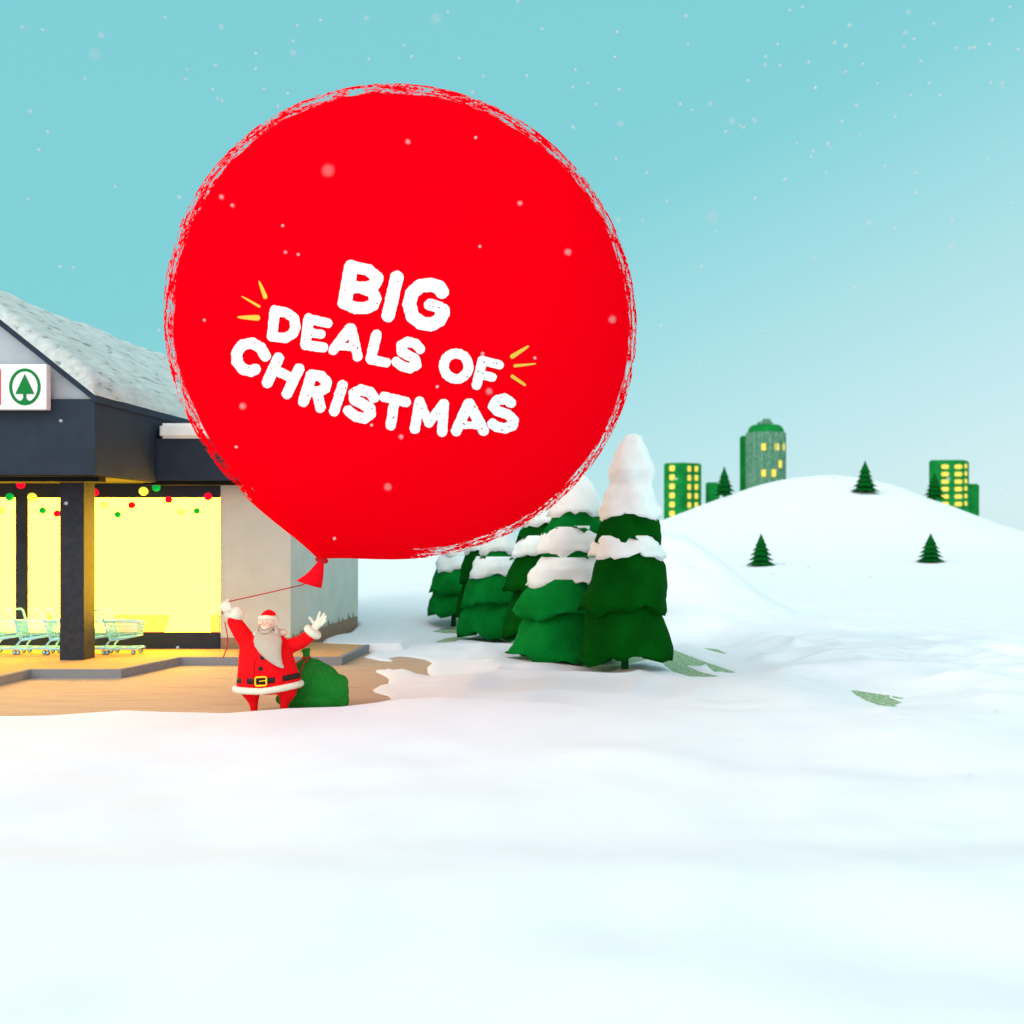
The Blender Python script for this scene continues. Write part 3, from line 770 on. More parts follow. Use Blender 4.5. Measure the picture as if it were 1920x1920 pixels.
hole = mm('MULTIPLY', hole, mm('LESS_THAN', nd_, mm('ADD', .957, mm('MULTIPLY', n3, .02))))
tr = nt.nodes.new('ShaderNodeBsdfTransparent'); mx = nt.nodes.new('ShaderNodeMixShader')
nt.links.new(hole, mx.inputs[0]); nt.links.new(b.outputs[0], mx.inputs[1]); nt.links.new(tr.outputs[0], mx.inputs[2])
nt.links.new(mx.outputs[0], out.inputs['Surface'])
RUBBER = m
# envelope with its neck pole
bm = bmesh.new()
e1 = V.copy(); e2 = ND.cross(e1).normalized(); e1 = e2.cross(ND).normalized()
thetas = [0.02, .05, .09, .14, .2, .27]+[.35+.0698*i for i in range(40)]; thetas = [t for t in thetas if t < 3.08]
rings = []
NS = 128
for t in thetas:
    r = BR_*(1+.105*math.exp(-t/.17))
    c_, s__ = math.cos(t), math.sin(t); ring = []
    for k in range(NS):
        a = 2*math.pi*k/NS
        ring.append(bm.verts.new((ND*c_+(e1*math.cos(a)+e2*math.sin(a))*s__)*r))
    rings.append(ring)
for A_, B_ in zip(rings, rings[1:]):
    for k in range(NS): bm.faces.new((A_[k], A_[(k+1) % NS], B_[(k+1) % NS], B_[k]))
bm.faces.new(rings[0]); pole = bm.verts.new(-ND*BR_)
for k in range(NS): bm.faces.new((rings[-1][k], rings[-1][(k+1) % NS], pole))
env = obj('envelope', bm, RUBBER, bal, True); env.location = BC-Vector(bal.location)
# knot and flared neck
NZ = BYD-.1
def Q(zx, zy, y=0): v = P(380+zx/6, 1020+zy/6, NZ); return v+Vector((0, y, 0))
bm = bmesh.new()
tube(bm, [Q(1296, 170), Q(1325, 176), Q(1355, 184), Q(1382, 192)], [.042, .046, .046, .042], 14)
bpart('knot', bm, mat('knot_dark_red', (.50, .006, .012), .8))
bm = bmesh.new(); NN = 32
flr = [((1298, 140), (1372, 150)), ((1300, 190), (1366, 200)), ((1270, 225), (1364, 240)), ((1215, 290), (1360, 330)), ((1150, 350), (1350, 420)), ((1062, 405), (1337, 496))]
rg = []
for (a, b2) in flr:
    pa, pb = Q(*a), Q(*b2); c_ = (pa+pb)/2; h_ = (pb-pa)/2; ring = []
    for k in range(NN):
        t = 2*math.pi*k/NN
        ring.append(bm.verts.new(c_+h_*math.cos(t)+Vector((0, 1, 0))*h_.length*.62*math.sin(t)))
    rg.append(ring)
for A_, B_ in zip(rg, rg[1:]):
    for k in range(NN): bm.faces.new((A_[k], A_[(k+1) % NN], B_[(k+1) % NN], B_[k]))
neck = bpart('neck', bm, mat('neck_red', (.86, .006, .015), .9, spec=.02))
neck.modifiers.new('t', 'SOLIDIFY').thickness = .015
# cord: from the neck to the glove and hanging on
bm = bmesh.new()
hand = Vector(san.location)+L(322, 622, -.12)
q0 = Q(1180, 400, 0); q1 = P(380+1140/6, 1020+455/6, NZ-.15)
tube(bm, [q0, q1, q1.lerp(hand, .5)+Vector((0, 0, -.004)), hand, Vector(san.location)+L(300, 650, -.14)], .0095, 7)
sl = Vector(san.location)
tube(bm, [sl+L(282, 850, -.13), sl+L(296, 930, -.12), sl+L(308, 1010, -.11), sl+L(308, 1090, -.11), sl+L(292, 1170, -.12), sl+L(264, 1250, -.13)], .008, 7)
tube(bm, [sl+L(256, 700, -.172), sl+L(264, 755, -.160)], .011, 7)
bpart('cord', bm, CORD)

# lettering on the balloon
W_ = {}
def E(cx, cy, rx, ry, n=20): return [(cx+rx*math.cos(2*math.pi*k/n), cy+ry*math.sin(2*math.pi*k/n)) for k in range(n+1)]
LET = [
 ('B', [([(775, 122), (740, 320)], 39), ([(775, 118), (870, 138), (925, 185), (900, 230), (850, 238), (770, 235)], 33), ([(840, 240), (895, 262), (912, 300), (898, 335), (860, 352), (800, 352), (732, 325)], 33)]),
 ('I', [([(1032, 180), (984, 394)], 37)]),
 ('G', [([(1287, 262), (1270, 236), (1225, 222), (1165, 228), (1118, 268), (1102, 330), (1120, 400), (1170, 438), (1225, 446), (1272, 420), (1292, 378)], 38), ([(1294, 362), (1250, 340), (1218, 334)], 33)]),
 ('D', [([(347, 366), (330, 512)], 29), ([(350, 366), (410, 378), (455, 412), (463, 462), (445, 500), (405, 522), (332, 512)], 28)]),
 ('E', [([(537, 413), (518, 558)], 29), ([(537, 413), (642, 438)], 27), ([(530, 490), (606, 500)], 25), ([(518, 560), (618, 574)], 28)]),
 ('A', [([(768, 467), (675, 588)], 28), ([(776, 467), (812, 625)], 28), ([(712, 568), (805, 576)], 20)]),
 ('L', [([(918, 503), (885, 640)], 29), ([(885, 642), (972, 660)], 27)]),
 ('S', [([(1163, 582), (1140, 555), (1095, 542), (1058, 562), (1058, 598), (1095, 618), (1135, 640), (1143, 672), (1105, 692), (1060, 680), (1030, 655)], 28)]),
 ('O', [(E(1366, 680, 69, 72), 28)]),
 ('F', [([(1514, 648), (1481, 785)], 28), ([(1512, 647), (1608, 672)], 26), ([(1500, 725), (1568, 742)], 25)]),
 ('C', [([(293, 622), (265, 575), (215, 549), (160, 562), (132, 605), (133, 655), (165, 695), (212, 708), (235, 697)], 31)]),
 ('H', [([(366, 634), (304, 772)], 31), ([(482, 695), (414, 834)], 30), ([(345, 700), (450, 750)], 27)]),
 ('R', [([(552, 730), (508, 878)], 31), ([(552, 727), (605, 735), (638, 768), (628, 808), (582, 826), (535, 818)], 29), ([(582, 822), (603, 912)], 29)]),
 ('I', [([(727, 787), (680, 934)], 29)]),
 ('S', [([(903, 858), (880, 825), (830, 813), (790, 833), (795, 870), (840, 893), (880, 915), (884, 948), (850, 974), (800, 962), (760, 930)], 30)]),
 ('T', [([(960, 852), (1083, 882)], 28), ([(1020, 870), (998, 1011)], 29)]),
 ('M', [([(1160, 880), (1133, 1032)], 29), ([(1162, 880), (1212, 1000)], 26), ([(1212, 1000), (1292, 893)], 26), ([(1296, 893), (1287, 1048)], 29)]),
 ('A', [([(1434, 892), (1366, 1044)], 30), ([(1442, 892), (1520, 1042)], 30), ([(1392, 1012), (1490, 1012)], 21)]),
 ('S', [([(1674, 885), (1640, 862), (1595, 872), (1573, 905), (1600, 933), (1655, 950), (1689, 985), (1684, 1013), (1640, 1030), (1595, 1022), (1570, 1003)], 29)]),
]
def on_balloon(px, py, lift):
    d = (P(px, py, 1)-CAM).normalized(); oc = CAM-BC; R = BR_+lift
    bb = d.dot(oc); cc = oc.dot(oc)-R*R
    return CAM+d*(-bb-math.sqrt(bb*bb-cc))
def field_mesh(bm, F_, x0, y0, st, tomap):
    ny2, nx2 = F_.shape; cache = {}
    def vert(key, x, y):
        if key not in cache: cache[key] = bm.verts.new(tomap(x0+x*st, y0+y*st))
        return cache[key]
    for j in range(ny2-1):
        for i in range(nx2-1):
            cs = [(i, j), (i+1, j), (i+1, j+1), (i, j+1)]; vv = [F_[y, x] for x, y in cs]
            if max(vv) <= 0: continue
            poly = []
            for k in range(4):
                p, v = cs[k], vv[k]; p2, v2 = cs[(k+1) % 4], vv[(k+1) % 4]
                if v > 0: poly.append(vert(('c', p), *p))
                if (v > 0) != (v2 > 0):
                    t = v/(v-v2)
                    poly.append(vert(('e', min(p, p2), max(p, p2)), p[0]+(p2[0]-p[0])*t, p[1]+(p2[1]-p[1])*t))
            if len(poly) >= 3:
                try: bm.faces.new(poly)
                except ValueError: pass
rl = random.Random(5)
for li, (ch, strokes) in enumerate(LET):
    allp = [p for s, r in strokes for p in s]; st = 2.5 if li > 2 else 3
    x0 = min(p[0] for p in allp)-48; x1 = max(p[0] for p in allp)+48; y0 = min(p[1] for p in allp)-48; y1 = max(p[1] for p in allp)+48
    gx, gy = np.meshgrid(np.arange(x0, x1, st), np.arange(y0, y1, st))
    f = np.full(gx.shape, -1e9)
    for s, r in strokes:
        for (ax_, ay_), (bx_, by_) in zip(s, s[1:]):
            ex, ey = bx_-ax_, by_-ay_; Lq = ex*ex+ey*ey+1e-9
            t = np.clip(((gx-ax_)*ex+(gy-ay_)*ey)/Lq, 0, 1)
            f = np.maximum(f, r-np.hypot(gx-ax_-t*ex, gy-ay_-t*ey))
    f = f+3.8*(vnoise(gx/13, gy/13, 40+li)-.5)+2.8*(vnoise(gx/5.5, gy/5.5, 70+li)-.5)
    for k in range(9):                      # worn specks
        s, r = rl.choice(strokes); u = rl.random(); i0 = rl.randrange(len(s)-1)
        cx_ = s[i0][0]*(1-u)+s[i0+1][0]*u+rl.uniform(-.65, .65)*r; cy_ = s[i0][1]*(1-u)+s[i0+1][1]*u+rl.uniform(-.65, .65)*r
        f = np.minimum(f, np.hypot((gx-cx_)/rl.uniform(1, 1.7), gy-cy_)-rl.uniform(1.6, 4.2))
    bm = bmesh.new()
    field_mesh(bm, f, x0, y0, st, lambda zx, zy: on_balloon(400+zx/3, 460+zy/3, .012))
    o = bpart('letter', bm, LETTER, smooth=False); o['label'] = 'rough white capital letter '+ch
SPK = [((258, 203), (292, 290), 3, 12), ((160, 287), (258, 343), 2, 7), ((137, 404), (247, 408), 2, 16), ((1773, 567), (1682, 625), 4, 13), ((1814, 666), (1697, 678), 2, 9), ((1752, 785), (1682, 737), 7, 10)]
for (ax_, ay_), (bx_, by_), ra, rb in SPK:
    st = 2.5; x0, x1 = min(ax_, bx_)-24, max(ax_, bx_)+24; y0, y1 = min(ay_, by_)-24, max(ay_, by_)+24
    gx, gy = np.meshgrid(np.arange(x0, x1, st), np.arange(y0, y1, st))
    ex, ey = bx_-ax_, by_-ay_; t = np.clip(((gx-ax_)*ex+(gy-ay_)*ey)/(ex*ex+ey*ey), 0, 1)
    f = ra+(rb-ra)*np.sqrt(t)-np.hypot(gx-ax_-t*ex, gy-ay_-t*ey)
    bm = bmesh.new(); field_mesh(bm, f, x0, y0, st, lambda zx, zy: on_balloon(400+zx/3, 460+zy/3, .012))
    o = bpart('spark_mark', bm, SPARK, smooth=False); o['label'] = 'yellow spark stroke'

# ------------------------------------------------------------ snowy firs
def fir(label, Y, tiers, snows, cxs, trunk, green, seed, group):
    """tiers / snows: lists of [(y_px, halfwidth_px), ...]; cxs: (y, x) axis of the tree"""
    rr = random.Random(seed)
    cyy, cxx = zip(*cxs); base = P(trunk[0], trunk[2], Y); gz = hz(base.x, Y)
    root = empty('fir_tree', (base.x, Y, min(gz, base.z)))
    tag(root, label, 'fir tree', group)
    def part(name, lst, m, snow):
        bm = bmesh.new(); n = 40
        for tier in lst:
            ph = [rr.uniform(0, 6.28) for _ in range(6)]
            cl = [rr.uniform(-1, 1) for _ in range(n)]
            secs = []; fine = []
            for (ya, ha), (yb_, hb) in zip(tier, tier[1:]):
                for q_ in range(3): fine.append((ya+(yb_-ya)*q_/3, ha+(hb-ha)*q_/3))
            fine.append(tier[-1]); fine.append((tier[-1][0]-(3 if snow else 6), tier[-1][1]*.5))
            for y, h in fine:
                p = P(np.interp(y, cyy, cxx), y, Y); w = h*(1.1 if Y > 27 else 1)*Y/F; secs.append((p.x, p.y, p.z, w, w*.92))
            nl = len(fine)
            sp_ = (fine[1][0]-fine[0][0])*Y/F
            def jit(j, k):
                a = 2*math.pi*k/n; e = min(1, j/(nl-2))
                s = .06*math.sin(3*a+ph[0]+j*.5)+.04*math.sin(5*a+ph[1]-j*.4)+.03*cl[(k+j) % n]*e
                dz = 0
                if j >= nl-2:
                    dz = (.075*math.sin(3*a+ph[2])+.045*math.sin(8*a+ph[3])+.045*cl[k])*(1 if not snow else .7)
                    s += .03*math.sin(9*a+ph[3])
                if snow and 0 < j < nl-2: s += .03*math.sin(2*a+ph[4]+1.7*j)
                return s, dz
            loft(bm, secs, n, jit)
        o = obj(name, bm, m, root, True); o.matrix_parent_inverse = Matrix.Translation(-Vector(root.location)); return o
    part('crown', tiers, green, False)
    for s in snows: part('snow_cap', [s], TSNOW, True)
    bm = bmesh.new(); p0 = P(trunk[0]+2, trunk[1]-25, Y); p1 = P(trunk[0], trunk[2], Y); p1.z = min(p1.z, gz)-.1
    tube(bm, [p0, p0.lerp(p1, .5), p1], [.075, .07, .085], 10)
    o = obj('trunk', bm, TRUNK, root, True); o.matrix_parent_inverse = Matrix.Translation(-Vector(root.location))
GR = 'snow covered firs in a row beside the shop'
fir('tallest fir at the right end of the row, dark green under a thick snow hood', 22.6,
    [[(958, 50), (985, 56), (1016, 60)], [(1036, 56), (1060, 66), (1100, 74), (1144, 82)], [(1128, 62), (1160, 74), (1200, 82), (1230, 88)]],
    [[(813, 4), (818, 15), (835, 25), (862, 36), (886, 45), (904, 37), (930, 47), (952, 55), (970, 59)], [(1004, 56), (1022, 66), (1044, 71)]],
    [(813, 1187), (900, 1183), (1010, 1179), (1140, 1172), (1230, 1170)], (1171, 1228, 1250), FIR_SHADED, 1, GR)
fir('broad bright green fir beside the tallest one, with three snow bands', 24.4,
    [[(952, 36), (975, 47), (998, 56)], [(1024, 46), (1052, 58)], [(1084, 70), (1110, 90), (1132, 100), (1150, 99)], [(1138, 66), (1175, 92), (1208, 104), (1226, 104)]],
    [[(890, 4), (905, 20), (930, 38), (965, 54)], [(986, 50), (1008, 62), (1036, 64)], [(1044, 58), (1068, 76), (1096, 80)]],
    [(890, 1092), (1000, 1074), (1150, 1066), (1230, 1062)], (1074, 1222, 1243), FIR_LIT, 2, GR)
fir('dark fir squeezed behind the broad bright green one', 27.2,
    [[(978, 24), (995, 36), (1014, 42)], [(1030, 34), (1070, 52), (1105, 62)], [(1095, 40), (1140, 56), (1192, 62)]],
    [[(915, 3), (940, 20), (985, 36)], [(1004, 36), (1022, 46), (1040, 48)]],
    [(915, 1018), (1190, 1010)], (1010, 1185, 1212), FIR_SHADED, 3, GR)
fir('bright green fir in the middle of the row, half hidden by the balloon', 29.2,
    [[(1026, 22), (1052, 34)], [(1076, 40), (1100, 52), (1132, 58)], [(1120, 40), (1150, 56), (1188, 62)]],
    [[(955, 3), (990, 20), (1036, 32)], [(1043, 34), (1058, 44), (1080, 46)]],
    [(955, 935), (1190, 928)], (930, 1180, 1200), FIR_LIT, 4, GR)
fir('narrow dark fir second from the left of the row', 31.2,
    [[(1028, 16), (1060, 26), (1092, 32)], [(1082, 20), (1120, 30), (1154, 34)]],
    [[(985, 3), (1005, 14), (1036, 22)]],
    [(985, 898), (1155, 893)], (893, 1150, 1180), FIR_SHADED, 5, GR)
fir('small bright green fir at the left end of the row', 33.0,
    [[(1064, 26), (1085, 36), (1110, 42)], [(1100, 28), (1125, 40), (1150, 44)]],
    [[(1000, 3), (1020, 16), (1045, 24)], [(1042, 24), (1055, 31), (1070, 31)]],
    [(1000, 852), (1150, 850)], (850, 1145, 1170), FIR_LIT, 6, GR)

# hill firs
def hill_fir(label, px, ybase, ytop, hw, seed):
    rr = random.Random(seed)
    p = onhill(px, ybase); s = p.y/F; Ht = (ybase-ytop)*s; W = hw*1.22*s
    root = empty('fir_tree', p-Vector((0, 0, .05))); tag(root, label, 'fir tree', 'small firs on the far hill')
    bm = bmesh.new(); T = 6; n = 18
    for t in range(T):
        z0 = Ht*(.07+.93*t/T*.92); z1 = Ht*(.07+.93*min(1, (t+1.75)/T)); r0 = W*(1-(t/T))**.80*rr.uniform(.93, 1.07)
        if t == T-1: z1 = Ht
        apex = bm.verts.new((0, 0, z1)); mid = []; rim = []
        for k in range(n):
            a = 2*math.pi*k/n; pt = 1.0 if k % 2 == 0 else .80
            rim.append(bm.verts.new((r0*pt*math.cos(a), r0*pt*math.sin(a), z0-(.03*Ht if k % 2 == 0 else 0))))
            mid.append(bm.verts.new((r0*.66*math.cos(a), r0*.66*math.sin(a), z0+(z1-z0)*.20)))
        cen_ = bm.verts.new((0, 0, z0+.02*Ht))
        for k in range(n):
            k2 = (k+1) % n
            bm.faces.new((rim[k], rim[k2], mid[k2], mid[k])); bm.faces.new((mid[k], mid[k2], apex)); bm.faces.new((rim[k2], rim[k], cen_))
    obj('crown', bm, HFIR, root)
    bm = bmesh.new(); tube(bm, [(0, 0, -.15), (0, 0, Ht*.12)], [W*.12, W*.10], 8); obj('trunk', bm, TRUNK, root)
hill_fir('dark fir on the hill crest before the low green block, left of the tower', 1358, 925, 866, 19, 1)
hill_fir('dark fir standing alone on top of the far hill crest', 1622, 923, 862, 22, 2)
hill_fir('dark fir on the crest before the right hand green block', 1752, 936, 882, 19, 3)
hill_fir('dark fir low on the hill slope, left of the pair', 1427, 1061, 998, 25, 4)
hill_fir('dark fir low on the hill slope, right of the pair', 1745, 1054, 998, 23, 5)

# hill buildings
def block(name, label, cx_px, y_top, Yd, faces_, rot, hgt_extra=6):
    pass
def tower(label, pts, ytop, Yd, wins, m=HB, name='tower_block'):
    """pts: plan corners as (px, depth offset); wins: (face index, u, y_px, half w (m), half h (m))"""
    base = P(pts[0][0], 985, Yd); z1 = P(0, ytop, Yd).z; z0 = -3.0
    cor = [Vector(((px-CX)/F*(Yd+dy), Yd+dy, 0)) for px, dy in pts]
    c0 = sum(cor, Vector())/len(cor)
    root = empty(name, (c0.x, c0.y, z0)); tag(root, label, 'building', 'green blocks beyond the hill')
    bm = bmesh.new(); n = len(cor)
    lo = [bm.verts.new((c.x, c.y, z0)) for c in cor]; hi = [bm.verts.new((c.x, c.y, z1)) for c in cor]
    for k in range(n): bm.faces.new((lo[k], lo[(k+1) % n], hi[(k+1) % n], hi[k]))
    bm.faces.new(hi); bm.faces.new(lo[::-1])
    bmesh.ops.recalc_face_normals(bm, faces=bm.faces[:])
    bmesh.ops.bevel(bm, geom=[e for e in bm.edges if max(v.co.z for v in e.verts) > z1-.01], offset=.18, segments=3, affect='EDGES')
    w = gp('wall', bm, m, root)
    for fi, u, y, hw, hh in wins:
        a, b2 = cor[fi], cor[(fi+1) % n]; p = a.lerp(b2, u); d = (b2-a).normalized()
        nrm_ = Vector((d.y, -d.x, 0));
        if nrm_.y > 0: nrm_ = -nrm_
        zc = CZ-(y-HY)/F*p.y
        bm = bmesh.new()
        N_ = 12; f0 = []; f1 = []
        for k in range(N_):
            t = 2*math.pi*k/N_; ux = abs(math.cos(t))**.55*math.copysign(1, math.cos(t))*hw; uz = abs(math.sin(t))**.55*math.copysign(1, math.sin(t))*hh
            q_ = p+d*ux+Vector((0, 0, zc+uz)); f0.append(bm.verts.new(q_+nrm_*.06)); f1.append(bm.verts.new(q_-nrm_*.05))
        bm.faces.new(f0); bm.faces.new(f1[::-1])
        for k in range(N_): bm.faces.new((f0[k], f0[(k+1) % N_], f1[(k+1) % N_], f1[k]))
        gp('window', bm, WINY, root)
    return root
YB = 146.0; s = YB/F
wl = [(0, .5, 878+17*k, .42, .40) for k in range(6)]+[(1, u, 879+17*k, .30, .40) for k in range(6) for u in (.36, .70)]
tower('green block with round yellow windows at the left end of the hill skyline', [(1243, 1.5), (1278, 0), (1317, 2), (1283, 4.5)], 867, YB, wl)
tower('low plain green block beside the skyline fir', [(1323, 0), (1349, 0), (1349, 3), (1323, 3)], 904, YB+3, [])
tower('tall thin plain green slab behind the ribbed tower', [(1387, 0), (1414, 0), (1414, 3), (1387, 3)], 817, YB+3, [])
wl = [(0, u, 875+14*k, hw_, .30) for k in range(6) for u, hw_ in ((.50, .50), (.90, .50))]+[(1, .5, 874+14*k, .42, .30) for k in range(6)]
tower('green block with rows of wide yellow windows at the right end of the skyline', [(1741, .4), (1803, 0), (1818, 2.0), (1760, 3.5)], 862, YB, wl)
tower('low plain green annex at the far right of the hill skyline', [(1812, 0), (1836, 0), (1836, 3), (1812, 3)], 907, YB+3, [])
# ribbed round-topped tower
Yt = YB-2; tx = P(1441, 900, Yt); root = empty('round_tower', (tx.x, Yt+2.6, -3)); tag(root, 'tall ribbed grey green tower with domed top and yellow windows on the hill', 'building', 'green blocks beyond the hill')
hw = 36.5*Yt/F; cY = Yt+2.6
bm = bmesh.new(); n = 96
def ribbed(z, k_, rib=.09):
    return [bm.verts.new((tx.x+hw*k_*(1+rib*(1 if (i % 6) < 3 else 0)-.03)*math.cos(2*math.pi*i/n), cY+hw*k_*(1+rib*(1 if (i % 6) < 3 else 0)-.03)*math.sin(2*math.pi*i/n), z)) for i in range(n)]
zT = P(0, 812, cY).z
R0 = ribbed(-3, 1); R1 = ribbed(zT, 1)
for i in range(n): bm.faces.new((R0[i], R0[(i+1) % n], R1[(i+1) % n], R1[i]))
bm.faces.new(R1); gp('ribbed_wall', bm, HBG, root)
bm = bmesh.new(); rs = []
zD = P(0, 797, cY).z
for j in range(8):
    t = j/7*math.pi/2; rs.append(ribbed(zT+.003+(zD-zT)*math.sin(t), .62+.36*math.cos(t), .0))
for A_, B_ in zip(rs, rs[1:]):
    for i in range(n): bm.faces.new((A_[i], A_[(i+1) % n], B_[(i+1) % n], B_[i]))
bm.faces.new(rs[-1]); gp('dome', bm, HB, root, True)
bm = bmesh.new(); a0 = P(1421, 796, cY); a1 = P(1441, 788, cY); box(bm, a0.x, P(1447, 0, cY).x, cY-.9, cY+.9, zD-.05, a1.z-.25, .05); box(bm, P(1430, 0, cY).x, P(1444, 0, cY).x, cY-.6, cY+.6, a1.z-.249, a1.z+.15, .05)
gp('roof_box', bm, HBG, root)
for px, py in ((1432, 838), (1457, 838), (1469, 838), (1463, 870), (1432, 887), (1451, 887)):
    X = P(px, py, Yt).x; dx = (X-tx.x)/hw; dx = max(-.95, min(.95, dx)); yy = cY-hw*1.03*math.sqrt(1-dx*dx); z = P(px, py, yy).z
    bm = bmesh.new(); box(bm, X-.30, X+.30, yy-.10, yy+.35, z-.50, z+.50, .08); gp('window', bm, WINY, root)

# ------------------------------------------------------------ falling snow
fm = bpy.data.materials.new('snowflake'); fm.use_nodes = True
nt2 = fm.node_tree; b2 = nt2.nodes['Principled BSDF']; b2.inputs['Base Color'].default_value = (.62, .62, .62, 1); b2.inputs['Roughness'].default_value = .9
t2 = nt2.nodes.new('ShaderNodeBsdfTransparent'); x2 = nt2.nodes.new('ShaderNodeMixShader'); x2.inputs[0].default_value = .45
nt2.links.new(b2.outputs[0], x2.inputs[1]); nt2.links.new(t2.outputs[0], x2.inputs[2]); nt2.links.new(x2.outputs[0], nt2.nodes['Material Output'].inputs[0])
bm = bmesh.new(); rf = random.Random(2)
bmesh.ops.create_icosphere(bm, subdivisions=2, radius=.9)
for v in bm.verts: v.co *= rf.uniform(.78, 1.12)
fme = bpy.data.meshes.new('snowflake'); bm.to_mesh(fme); bm.free(); fme.materials.append(fm)
fl = [(42,51,1),(80,56,1),(190,66,2),(179,102,3),(159,147,1),(57,209,1.5),(90,247,1),(73,281,1),(53,374,1),(216,350,1),(337,370,1.5),(112,500,1),(138,502,1),(310,33,1),(415,50,1.4),(351,130,1),(348,148,1),(404,122,1),(399,168,1),(408,185,1),(417,189,1),(480,100,1),(480,129,1),(495,166,1),(540,175,1),(521,199,1),(550,100,2),(550,77,1),(558,48,1),(601,38,1),(615,320,3),(415,369,1.4),(436,385,1),(530,423,1),(535,473,1),(559,477,1),(383,600,1),(298,620,1),
(687,34,1.3),(818,35,3),(840,22,1),(971,3,1),(1017,54,1),(758,85,1),(772,106,1),(691,111,1),(861,109,1),(907,143,1),(988,142,1),(1157,60,1),(1152,107,1),(1079,131,1),(1102,156,1),(1074,164,1),(1161,168,1.2),(1116,195,1),(1276,195,1),(1163,232,1.7),(1075,238,1.2),(886,173,1.3),(765,266,1.4),(892,258,1),(975,381,1.4),(1123,389,1.7),(1160,413,1.5),(900,462,1),(1065,473,1.7),(1148,599,2),(1214,324,1),(1250,378,1),(1205,414,.8),(1240,611,1),(1155,298,1),
(1286,30,1.2),(1290,84,1),(1458,83,1),(1436,106,1),(1435,122,1.3),(1481,19,1),(1505,13,1),(1593,48,1.3),(1703,23,1.4),(1698,61,1.3),(1714,73,1.1),(1695,88,1),(1751,45,1.1),(1860,37,1.2),(1894,13,1),(1855,83,1.1),(1827,89,1.2),(1819,90,1.1),(1794,90,1),(1909,92,1.1),(1565,80,1.2),(1586,86,1.4),(1516,116,1),(1463,123,1),(1402,151,1),(1529,165,1.2),(1585,135,1.1),(1618,120,1),(1727,115,1),(1645,156,.8),(1742,156,1),(1708,178,1),(1762,179,1),(1857,155,1.1),(1879,156,1.3),(1880,164,1),(1332,195,1.3),(1297,206,.8),(1606,198,1.2),(1679,219,1),(1372,228,1.7),(1414,226,1.8),(1388,236,1),(1395,239,1),(1361,247,1),(1579,228,1),(1612,252,.8),(1552,270,1.2),(1558,278,.7),(1495,269,.8),(1525,284,1),(1521,294,1.1),(1718,324,1),(1659,311,.9),(1550,324,.8),(1472,336,1.2),(1416,371,1),(1336,407,2.5),(1343,434,.8),(1717,361,1.1),(1630,418,1.7),(1679,427,1),(1785,411,1.1),(1783,462,1.7),(1527,485,1.4),(1315,500,1),(1601,539,1.1),(1736,592,.9),(1430,621,1),(1520,638,1.1),(1880,270,.8),(1854,300,.9),(1901,338,.8),(1898,381,.9),
(114,789,1.1),(124,944,1.1),(317,797,1),(23,949,1.5),(455,762,2),(443,838,1),(752,819,1.3),(727,913,1.6),(627,1010,1),(697,797,1),(905,663,1.1),(917,734,1.6),(1003,671,1),(820,725,1.1),(1268,898,1),(1434,948,.9),(1549,817,.8),(1545,763,.8),(1682,851,1),(1778,898,1.1),(1772,835,1),(1889,824,.9),(1710,803,.9),(1700,807,.7),(1872,900,.8),(1875,928,.8),(1563,895,.8),(1470,1058,1),(1515,1064,.8),(1449,1077,1),(1631,1081,.8),(1711,1229,2),(1868,1335,2),(1817,1458,2.5),(1403,1006,1.8),(333,1214,1),(1312,682,.9),(1214,780,1)]
for i, (px, py, k) in enumerate(fl):
    if k >= 2.4: Y, rp = rf.uniform(3.6, 4.4), 6.0
    elif k >= 1.6: Y, rp = rf.uniform(5.5, 6.6), 4.3
    elif k >= 1.3: Y, rp = rf.uniform(7, 8.5), 3.6
    else: Y, rp = rf.uniform(9, 13), 2.9*k
    o = bpy.data.objects.new('snowflake', fme); COL.objects.link(o); o.location = P(px, py, Y)
    r = rp*Y/F; o.scale = (r, r, r); o.rotation_euler = (rf.uniform(0, 6), rf.uniform(0, 6), rf.uniform(0, 6))
    inb = math.hypot(px-752, py-600) < 436
    big = 'large blurred' if k >= 2.4 else ('soft blurred' if k >= 1.6 else 'tiny')
    if inb: where = 'in front of the red balloon'
    elif py < 780: where = 'in the blue sky left of the balloon' if px < 560 else ('in the blue sky above the balloon' if px < 1200 else 'in the blue sky right of the balloon')
    elif px < 640: where = 'in front of the shop'
    elif py < 900: where = 'in the pale sky by the green blocks'
    else: where = 'in front of the snowy hill'
    tag(o, f'{big} white snowflake drifting {where}', 'snowflake', f'{big} snowflakes {where}')

# ------------------------------------------------------------ sky and light
w = bpy.data.worlds.new('World'); sc.world = w; w.use_nodes = True
nt = w.node_tree; bg = nt.nodes['Background']
tc = nt.nodes.new('ShaderNodeTexCoord')
g0 = vm('DOT_PRODUCT', tc.outputs['Generated'], (-.42, 0, 1))
g0 = mm('DIVIDE', mm('ADD', g0, .5), 1.5)
ramp = nt.nodes.new('ShaderNodeValToRGB'); cr = ramp.color_ramp
ZEN = 1.0
stops = [(0, (1.55, 1.38, 1.15)), (.19, lin((216, 239, 242))), (.267, lin((210, 237, 241))), (.358, lin((186, 229, 234))), (.447, lin((160, 220, 226))), (.52, lin((135, 211, 217))), (.565, lin((129, 208, 215))), (.75, lin((128, 207, 214))), (.88, (.42, .60, .66)), (1, (.48, .60, .66))]  # first stop: glow added out of view to brighten walls facing right
cr.elements[0].position = 0; cr.elements[0].color = (*stops[0][1], 1)
cr.elements[1].position = 1; cr.elements[1].color = (*stops[-1][1], 1)
for p_, c_ in stops[1:-1]: e = cr.elements.new(p_); e.color = (*c_, 1)
nt.links.new(g0, ramp.inputs['Fac'])
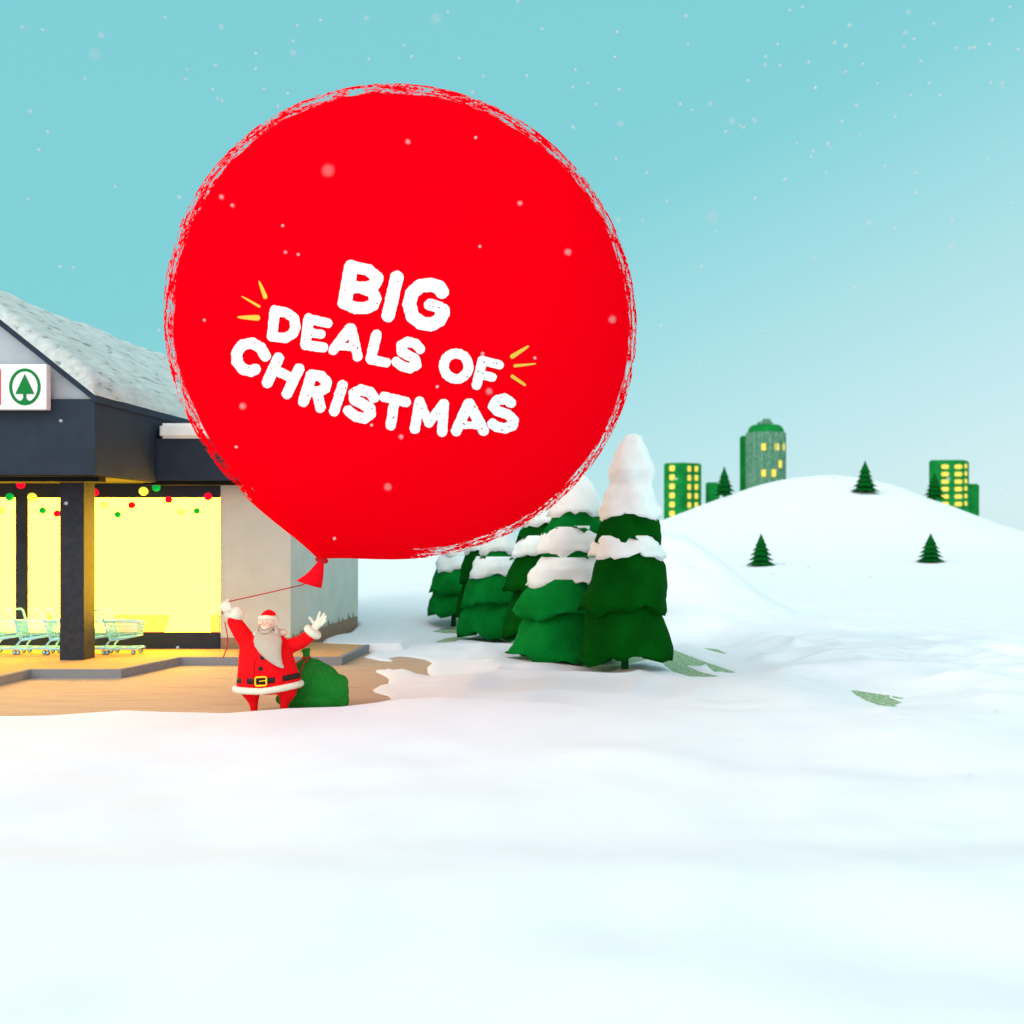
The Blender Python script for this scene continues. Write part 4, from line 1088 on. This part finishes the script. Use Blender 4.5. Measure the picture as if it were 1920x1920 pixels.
# added glow out of view behind the camera, brightening surfaces that face it
dv = Vector((-.22, -.85, .34)).normalized()
gl = vm('DOT_PRODUCT', tc.outputs['Generated'], dv)
sm = nt.nodes.new('ShaderNodeMapRange'); sm.interpolation_type = 'SMOOTHSTEP'
sm.inputs['From Min'].default_value = -.15; sm.inputs['From Max'].default_value = .95; sm.inputs['To Min'].default_value = 0; sm.inputs['To Max'].default_value = 1
nt.links.new(gl, sm.inputs['Value'])
back_fill = nt.nodes.new('ShaderNodeVectorMath'); back_fill.operation = 'SCALE'; back_fill.inputs[0].default_value = (1.24, 1.15, 1.07); nt.links.new(sm.outputs[0], back_fill.inputs['Scale'])
sky = nt.nodes.new('ShaderNodeTexSky'); sky.sky_type = 'NISHITA'; sky.sun_disc = False
SUN = Vector((-.66, -.55, .56)).normalized()
sky.sun_elevation = math.asin(SUN.z); sky.sun_rotation = math.atan2(SUN.x, SUN.y)
ns = nt.nodes.new('ShaderNodeVectorMath'); ns.operation = 'SCALE'; ns.inputs['Scale'].default_value = .006; nt.links.new(sky.outputs[0], ns.inputs[0])
ad1 = nt.nodes.new('ShaderNodeVectorMath'); nt.links.new(ramp.outputs['Color'], ad1.inputs[0]); nt.links.new(back_fill.outputs[0], ad1.inputs[1])
ad2 = nt.nodes.new('ShaderNodeVectorMath'); nt.links.new(ad1.outputs[0], ad2.inputs[0]); nt.links.new(ns.outputs[0], ad2.inputs[1])
nt.links.new(ad2.outputs[0], bg.inputs['Color']); bg.inputs['Strength'].default_value = 1.0
sun = bpy.data.lights.new('sun', 'SUN'); sun.energy = .68; sun.angle = math.radians(12); sun.color = (1, .96, .88)
so_ = bpy.data.objects.new('sun', sun); COL.objects.link(so_); so_.rotation_euler = (-SUN).to_track_quat('-Z', 'Y').to_euler()

# ------------------------------------------------------------ camera
cam = bpy.data.cameras.new('camera'); co = bpy.data.objects.new('camera', cam); COL.objects.link(co); sc.camera = co
co.location = CAM; co.rotation_euler = (math.radians(90), 0, 0)
cam.sensor_width = 36; cam.lens = F/1920*36
cam.shift_x = (960-CX)/1920; cam.shift_y = (HY-960)/1920
cam.clip_start = .1; cam.clip_end = 2000
cam.dof.use_dof = True; cam.dof.focus_distance = 18.5; cam.dof.aperture_fstop = (cam.lens/1000)/.048
sc.view_settings.view_transform = 'Standard'; sc.view_settings.look = 'None'; sc.view_settings.gamma = 1; sc.view_settings.exposure = -.02
sc.render.resolution_x = 1024; sc.render.resolution_y = 1024
